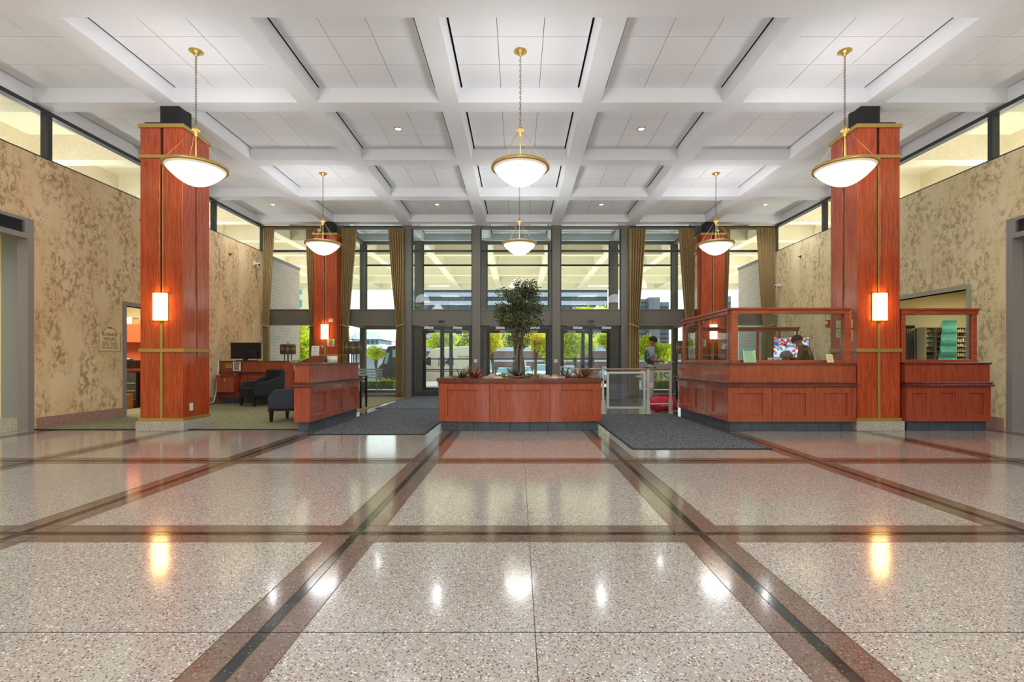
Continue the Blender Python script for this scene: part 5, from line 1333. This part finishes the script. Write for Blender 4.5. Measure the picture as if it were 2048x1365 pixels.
# uplights added on the ground to brighten the portico soffit
for x in (-9, -3, 3, 9):
    for y in (19.6, 24.5):
        m = MB(); m.cyl(x, y, gz(y), gz(y) + .06, .14, 20); tag(m.build('added_ground_uplight', 'bronzed'), 'round added uplight on the ground under the portico, %s row, %s' % ('near' if y < 20 else 'far', {-9: 'far left', -3: 'left of centre', 3: 'right of centre', 9: 'far right'}[x]), 'floodlight', 'uplights added under the portico')
        lamp('SPOT', (x, y, gz(y) + .2), 520, color=(1, .98, .95), size=.12, rot=(R(180), 0, 0), spot=150)
for s in (-1, 1):  # more added uplights, brightening the overhang beyond the clerestory
    for y in (1, 5.5, 10, 14.5):
        m = MB(); m.cyl(XC + s * 9.6, y, 3.31, 3.37, .14, 20); tag(m.build('added_roof_uplight', 'bronzed'), 'round added uplight on the low %s side roof, %s from the entrance' % ('left' if s < 0 else 'right', {1: 'farthest', 5.5: 'third', 10: 'second', 14.5: 'first'}[y]), 'floodlight', 'uplights added on the low side roofs')
        lamp('SPOT', (XC + s * 9.6, y, 3.5), 125, color=(1, .98, .95), size=.12, rot=(R(180), 0, 0), spot=160)
# bench in the vestibule
bn = thing('garden_bench', 'pale slatted bench with curled iron arms outside the left doors', 'bench', (-5.3, 16.4, 0))
bx0, bx1 = X(712, 16.6) - .6, X(757, 16.6); by = 16.6
for x in (bx0 + .05, bx1):
    m = MB(); m.tube([(x, by - .25, .006), (x, by - .22, .2), (x, by - .26, .42), (x, by - .2, .60), (x, by - .05, .66), (x, by + .22, .62)], .018, 8)
    m.tube([(x, by + .34, .006), (x, by + .24, .25), (x, by + .2, .42), (x, by + .3, .85)], .018, 8); m.tube([(x, by - .26, .42), (x, by + .2, .40)], .016, 8)
    m.build('iron_arm', 'brickcap', bn)
for k in range(5): m = MB(); m.box(bx0, bx1 + .05, by - .26 + k * .1, by - .18 + k * .1, .425, .445); m.build('seat_slat', 'benchm', bn)
for k in range(4): m = MB(); m.box(bx0, bx1 + .05, by + .22 + k * .025, by + .24 + k * .025, .52 + k * .09, .58 + k * .09); m.build('back_slat', 'benchm', bn)
# grey planter wall and hedges
def hedge(x0, x1, y, h, label):
    z = gz(y); m = MB(); m.box(x0, x1, y - .35, y + .35, z, z + h * .8, 2)
    n = int((x1 - x0) * 340)
    for _ in range(1):
        leaf_cloud(m, [((x0 + (x1 - x0) * (k + .5) / 8, y, z + h * .65), ((x1 - x0) / 12, .42, h * .4)) for k in range(8)], n, .11, mis=[0, 1])
    tag(m.build('hedge', ['extleaf', 'extleaf2', 'leafd']), label, 'hedge')
hedge(X(728, 20.5), X(790, 20.5), 20.5, .42, 'low yellow-green hedge outside the left bay window')
hedge(X(1296, 20.5), X(1345, 20.5), 20.5, .42, 'low yellow-green hedge under the sign outside the right bay')
sg2 = thing('street_sign_panel', 'pale low sign wall with large grey-green letters outside the right bay', 'sign', (X(1320, 21.2), 21.2, gz(21)))
sy = 21.3; m = MB(); m.box(X(1285, sy), X(1344, sy), sy, sy + .25, gz(21), Z(741, sy)); m.build('sign_wall', 'pave', sg2)
text('lettering', 'RIS', .62, (X(1320, sy), sy - .01, Z(756, sy)), FACE_CAM, 'sgreen', sg2, depth=.02)
# trees
def tree(x, y, zc, rx, rz_, n, mats, label, size=.3, trunk=True, zbase=None, blobs=9, trm=.1):
    t = thing('street_tree', label, 'tree', (x, y, gz(y)))
    cl = []
    for k in range(blobs):
        a = random.uniform(0, 6.28); r_ = math.sqrt(random.random()) * .62
        cl.append((Vector((x + rx * r_ * math.cos(a), y + rx * .6 * r_ * math.sin(a), zc + rz_ * random.uniform(-.55, .6))), (rx * .48, rx * .4, rz_ * .42)))
    if trunk:
        m = MB(); b = gz(y); m.tube([(x, y, b), (x + .05, y, b + (zc - b) * .5), (x, y, zc)], [trm, trm * .7, trm * .4], 8)
        for c_, r_ in cl: m.tube([(x, y, b + (zc - b) * .45), Vector((x, y, zc)).lerp(c_, .5), c_], [trm * .45, trm * .25, trm * .1], 5)
        m.build('trunk', 'bark', t)
    m = MB(); leaf_cloud(m, cl, n, size, mis=list(range(len(mats))), asp=.6); m.build('crown', mats, t)
G = ['extleaf', 'extleaf2', 'extleaf']; G2 = ['extleaf', 'extleaf3', 'extleaf']; G3 = ['extleaf2', 'extleaf', 'greyleaf']
tree(X(600, 27), 27, 1.6, 1.5, 2.0, 3800, G, 'bright leafy tree outside beside the left brick wing', .17)
tree(X(752, 24), 24, Z(706, 24), .55, .42, 1100, G, 'small yellow-green tree outside the left bay window', .09, trm=.04)
tree(X(832, 38.5), 38.5, Z(682, 38), .9, .95, 1300, G, 'yellow-green tree at the left edge of the left doors', .2)
tree(X(878, 40), 40, Z(680, 40), 1.5, 1.2, 2200, G, 'yellow-green tree behind the cream minibus roof', .2)
tree(X(932, 42.5), 42.5, Z(678, 42.5), 1.5, 1.2, 2200, G3, 'green tree behind the right end of the minibus', .2)
tree(X(985, 31), 31, Z(684, 31), 1.1, .95, 2200, G2, 'yellow-green tree seen left of the ficus trunk through the middle doors', .15)
tree(X(1070, 29), 29, Z(684, 29), 1.25, .7, 2400, G2, 'yellow-orange tree seen right of the ficus trunk through the middle doors', .15)
tree(X(1099, 25), 25, Z(702, 25), .45, .9, 900, G, 'narrow yellow-green tree at the right edge of the middle doors', .12)
tree(X(1150, 28), 28, Z(680, 28), 1.5, 1.3, 5200, G, 'broad yellow-green tree with spreading limbs outside the right doors', .15)
tree(X(1218, 32), 32, Z(680, 32), 1.0, 1.2, 2600, G, 'yellow-green tree at the right side of the right doors', .15)
tree(X(1185, 36), 36, Z(626, 36), 1.5, .6, 1200, G, 'tall sunlit treetop rising above the spandrel in the right bay', .17)
tree(X(1310, 25), 25, Z(695, 25), 1.0, .85, 4200, G, 'dense yellow-green tree behind the man in the grey T-shirt', .13)
tree(X(1030, 64), 64, Z(684, 64), 5.5, 1.8, 2600, G3, 'hazy green tree line far behind the long brick wall', .35)
# long brick wall
lw = thing('long_brick_wall', 'long purple-brown brick wall with pale bands across the street', 'wall', (0, 57, gz(57)))
wy = 57; m = MB(); m.box(-10.6, 22, wy, wy + 1, gz(wy), Z(703, wy)); m.build('brickwork', 'brickx', lw)
m = MB(); m.box(-10.7, 22.1, wy - .1, wy + 1.1, Z(703, wy), Z(695, wy)); m.build('coping', 'bwhite', lw)
m = MB(); m.box(-10.6, 22, wy - .06, wy, Z(724, wy), Z(720, wy)); m.build('band_course', 'bwhite', lw)
m = MB()
for k in range(9): m.box(-10.4 + k * 3.7, -10.15 + k * 3.7, wy - .25, wy - .06, gz(wy), Z(724, wy))
m.build('pilaster', 'bwhite', lw)
# office block with bands
def banded(name, x0, x1, y, z0, ztop, fl, band, label, mb_, gl, depth=14, nwin=30):
    b = thing(name, label, 'building', ((x0 + x1) / 2, y, z0))
    m = MB(); m.box(x0, x1, y + .3, y + depth, z0, ztop); m.build('glazing', gl, b)
    z = z0; m = MB()
    while z < ztop: m.box(x0 - .1, x1 + .1, y, y + depth + .2, z, min(z + band, ztop)); z += fl
    m.build('concrete_band', mb_, b)
    m = MB()
    for k in range(nwin + 1): x = x0 + (x1 - x0) * k / nwin; m.box(x - .08, x + .08, y + .15, y + .3, z0, ztop)
    m.build('mullion', 'bronzed', b); return b
f_ = 3.55
banded('office_block', X(846, 80), X(1214, 80), 80, Z(577, 80) - f_ * 4 + 1.0 - .2, Z(560, 80), (16.7 * 80 / 997) * 1.0, 8.2 * 80 / 997, 'office block with pale bands and dark blue window strips across the street', 'bwhite', 'bglass')
tw = thing('glass_tower', 'teal glass building seen at the left edge of the left door bay', 'building', (X(826, 110), 110, gz(90)))
m = MB(); m.box(X(812, 110), X(836, 110), 110, 120, gz(90), 24); m.build('facade', 'tealg', tw)
m = MB()
for k in range(24): m.box(X(812, 110), X(836, 110), 109.9, 110, 1 + k * 1.0, 1.08 + k * 1.0)
m.box(X(822, 110), X(822.5, 110), 109.9, 110, 0, 24); m.build('mullion', 'bronzed', tw)
tw = thing('glass_tower', 'pale teal tower seen beside the left brick wing', 'building', (X(600, 100), 100, gz(90)))
m = MB(); m.box(X(590, 100), X(606, 100), 100, 110, gz(90), 20.5); m.build('facade', 'tealg', tw)
m = MB(); m.box(X(606, 100), X(625, 100), 99.5, 110, gz(90), 19.5)
for k in range(7): m.box(X(590, 100), X(606, 100), 99.9, 100, 3 + k * 2.6, 4.1 + k * 2.6)
m.build('cream_wing', 'cream', tw)
gb = thing('concrete_building', 'grey stepped concrete building with balconies seen through the right bay', 'building', (X(1310, 90), 90, gz(90)))
m = MB(); m.box(X(1276, 90), X(1303, 90), 91, 100, gz(90), Z(597, 90)).box(X(1298, 90), X(1320, 90), 90, 100, gz(90), Z(595, 90)).box(X(1318, 90), X(1345, 90), 92, 100, gz(90), Z(602, 90)); m.build('wall', 'bgrey', gb)
m = MB()
for k in range(9):
    for j in range(3): m.box(X(1279 + j * 6, 90), X(1283 + j * 6, 90), 90.8, 91, Z(606 + k * 9, 90), Z(602 + k * 9, 90))
    m.box(X(1322, 90), X(1342, 90), 91.7, 92, Z(614 + k * 9, 90), Z(611 + k * 9, 90))
m.build('balcony_opening', 'bronzed', gb)
gb = thing('distant_block', 'blue-grey distant building low beside the right brick wing', 'building', (X(1450, 95), 95, gz(90)))
m = MB(); m.box(X(1430, 95), X(1462, 95), 95, 105, gz(90), Z(593, 95)); m.build('wall', 'bgrey', gb)
m = MB()
for k in range(6): m.box(X(1430, 95), X(1461, 95), 94.8, 95, Z(610 + k * 9, 95), Z(605 + k * 9, 95))
m.build('window_band', 'bglass', gb)
# pavilion with hipped roof
pv_ = thing('pavilion', 'building with pale blue-grey hipped roof seen through the left bay', 'building', (X(745, 48), 48, gz(48)))
m = MB(); q = 48; m.prism([(X(690, q), q), (X(762, q), q), (X(762, q), q + 6), (X(690, q), q + 6)], Z(679, q), Z(662, q), 0, [(X(700, q), q + 2.5), (X(738, q), q + 2.5), (X(738, q), q + 3.5), (X(700, q), q + 3.5)]); m.build('upper_roof', 'roofb', pv_)
m = MB(); m.prism([(X(680, q), q - 2), (X(776, q), q - 2), (X(776, q), q + 6), (X(680, q), q + 6)], Z(698, q - 2), Z(688, q), 0, [(X(700, q), q), (X(760, q), q), (X(760, q), q + 5), (X(700, q), q + 5)]); m.build('lower_roof', 'roofb', pv_)
m = MB(); m.box(X(705, q), X(757, q), q + .2, q + 5, gz(q), Z(680, q)); m.build('wall', 'bwhite', pv_)
m = MB()
for k in range(5): m.box(X(735 + k * 9 - 20, q), X(739 + k * 9 - 20, q), q, q + .2, Z(690, q), Z(681, q))
m.build('pane', 'bglass', pv_)
# vehicles
def wheel(m, x, y, z, r, w, ax='y'):
    pr = [(r * .45, -w / 2), (r, -w / 2), (r, w / 2), (r * .45, w / 2)]
    o = len(m.v); m.lathe(pr, 0, 0, 0, 20, close=True); m.lathe([(0, -w * .4), (r * .6, -w * .45)], 0, 0, 0, 16, mi=1); m.lathe([(0, w * .4), (r * .6, w * .45)], 0, 0, 0, 16, mi=1)
    for i in range(o, len(m.v)):
        a, b, c_ = m.v[i]; m.v[i] = (x + a, y + c_, z + b) if ax == 'y' else (x + c_, y + a, z + b)
van = thing('minibus', 'cream minibus with red stripe parked outside the left doors', 'bus', (X(890, 34), 34, gz(34)))
vy, g0 = 34, gz(34); xa, xb_ = X(826, vy), X(957, vy); hz = Z(697, vy); P = lambda px, py: (X(px, vy), Z(py, vy))
m = MB(); m.slab([(xa, g0 + .35), (xb_, g0 + .35), (xb_, hz + .22), P(872, 697), P(862, 701), P(856, 712), P(838, 728), P(827, 741)], 'y', vy, vy + 2.1); m.build('body', 'vanw', van, bevel=.05)
m = MB(); m.box(X(850, vy), xb_, vy - .012, vy, Z(741, vy), Z(738.5, vy)); m.build('red_stripe', 'redst', van)
m = MB(); m.box(X(850, vy), xb_, vy - .012, vy, Z(743.7, vy), Z(742.5, vy)); m.build('dark_stripe', 'bluest', van)
m = MB(); m.slab([P(842, 727), P(862, 732), P(862, 716), P(857, 714)], 'y', vy - .012, vy); m.build('window', 'bglass', van)
m = MB(); m.slab([P(889, 727), P(901, 731), P(899, 718), P(893, 721)], 'y', vy - .012, vy); m.build('blue_emblem', 'bluest', van)
text('lettering', 'THE CHARTER', .16, (X(930, vy), vy - .01, Z(714, vy)), FACE_CAM, 'bluest', van, depth=.004)
for x in (X(838, vy), X(935, vy)): m = MB(); wheel(m, x, vy + .15, g0 + .36, .36, .25); m.build('wheel', ['tyre', 'alu'], van)
bv = thing('delivery_van', 'black step van with sloping nose parked outside the left bay window', 'van', (X(780, 31.5), 31.5, gz(31.5)))
vy, g0 = 31.5, gz(31.5); P = lambda px, py: (X(px, vy), Z(py, vy))
m = MB(); m.slab([P(751, 765), P(810, 765), P(810, 690), P(776, 693), P(772, 700), P(764, 727), P(751, 741)], 'y', vy, vy + 2.1); m.build('body', 'vank', bv, bevel=.05)
m = MB(); m.slab([P(768, 727), P(774, 729), P(779, 706), P(773, 706)], 'y', vy - .012, vy); m.slab([P(785, 715), P(798, 715), P(798, 700), P(785, 700)], 'y', vy - .012, vy); m.build('window', 'cglass', bv)
m = MB(); wheel(m, X(773, vy), vy + .15, g0 + .30, .38, .25); m.build('wheel', ['tyre', 'copier'], bv)
m = MB(); wheel(m, X(802, vy), vy + .15, g0 + .30, .38, .25); m.build('wheel', ['tyre', 'copier'], bv)
def car(px, y, label, mat, zt, suv=False, back=False):
    """end-on car; zt = roof height"""
    x = X(px, y); g0 = gz(y); c = thing('parked_car', label, 'car', (x, y, g0)); w = .9; zb = zt - (.55 if not suv else .6)
    m = MB(); m.slab([(y, g0 + .25), (y + 4.3, g0 + .25), (y + 4.3, zb), (y + 3.7, zb + .05), (y + 1.1, zb + .02), (y, zb - .12)], 'x', x - w, x + w); m.build('body', mat, c, bevel=.08)
    m = MB(); m.prism([(x - w + .06, y + 1.1), (x + w - .06, y + 1.1), (x + w - .06, y + 3.7), (x - w + .06, y + 3.7)], zb - .02, zt, 0, [(x - w + .25, y + 1.7), (x + w - .25, y + 1.7), (x + w - .25, y + 3.2), (x - w + .25, y + 3.2)]); m.build('cabin_glass', 'cglass', c)
    m = MB(); m.prism([(x - w + .24, y + 1.68), (x + w - .24, y + 1.68), (x + w - .24, y + 3.2), (x - w + .24, y + 3.2)], zt - .03, zt + .03); m.build('roof', mat, c)
    m = MB()
    for s in (-1, 1): m.box(x + s * (w - .3) - .16, x + s * (w - .3) + .16, y - .02, y + .03, zb - .32, zb - .2)
    m.build('lamp', 'redst' if back else 'alu', c)
    m = MB(); m.box(x - .45, x + .45, y - .015, y + .02, g0 + .35, g0 + .48); m.build('grille', 'bronzed', c)
    for sx in (-1, 1):
        for yy in (y + .8, y + 3.5): m = MB(); wheel(m, x + sx * (w - .1), yy, g0 + .31, .31, .2, 'x'); m.build('wheel', ['tyre', 'alu'], c)
car(962, 40, 'dark maroon and blue-grey car at the left of the middle doors, tail towards us', 'carb', 1.0, True, True)
car(1008, 50, 'white car seen between the ficus and the left car', 'carw', Z(737, 50))
car(1048, 50, 'small white car just right of the ficus trunk', 'carw', Z(734, 50))
car(1088, 45, 'large white car at the right of the middle doors', 'carw', Z(730, 45), True)
car(1139, 44, 'white car with pale blue windscreen seen left in the right doors', 'carw', Z(733, 44))
car(1230, 46, 'blue-grey car seen at the far right of the right doors', 'carb', Z(735, 46))
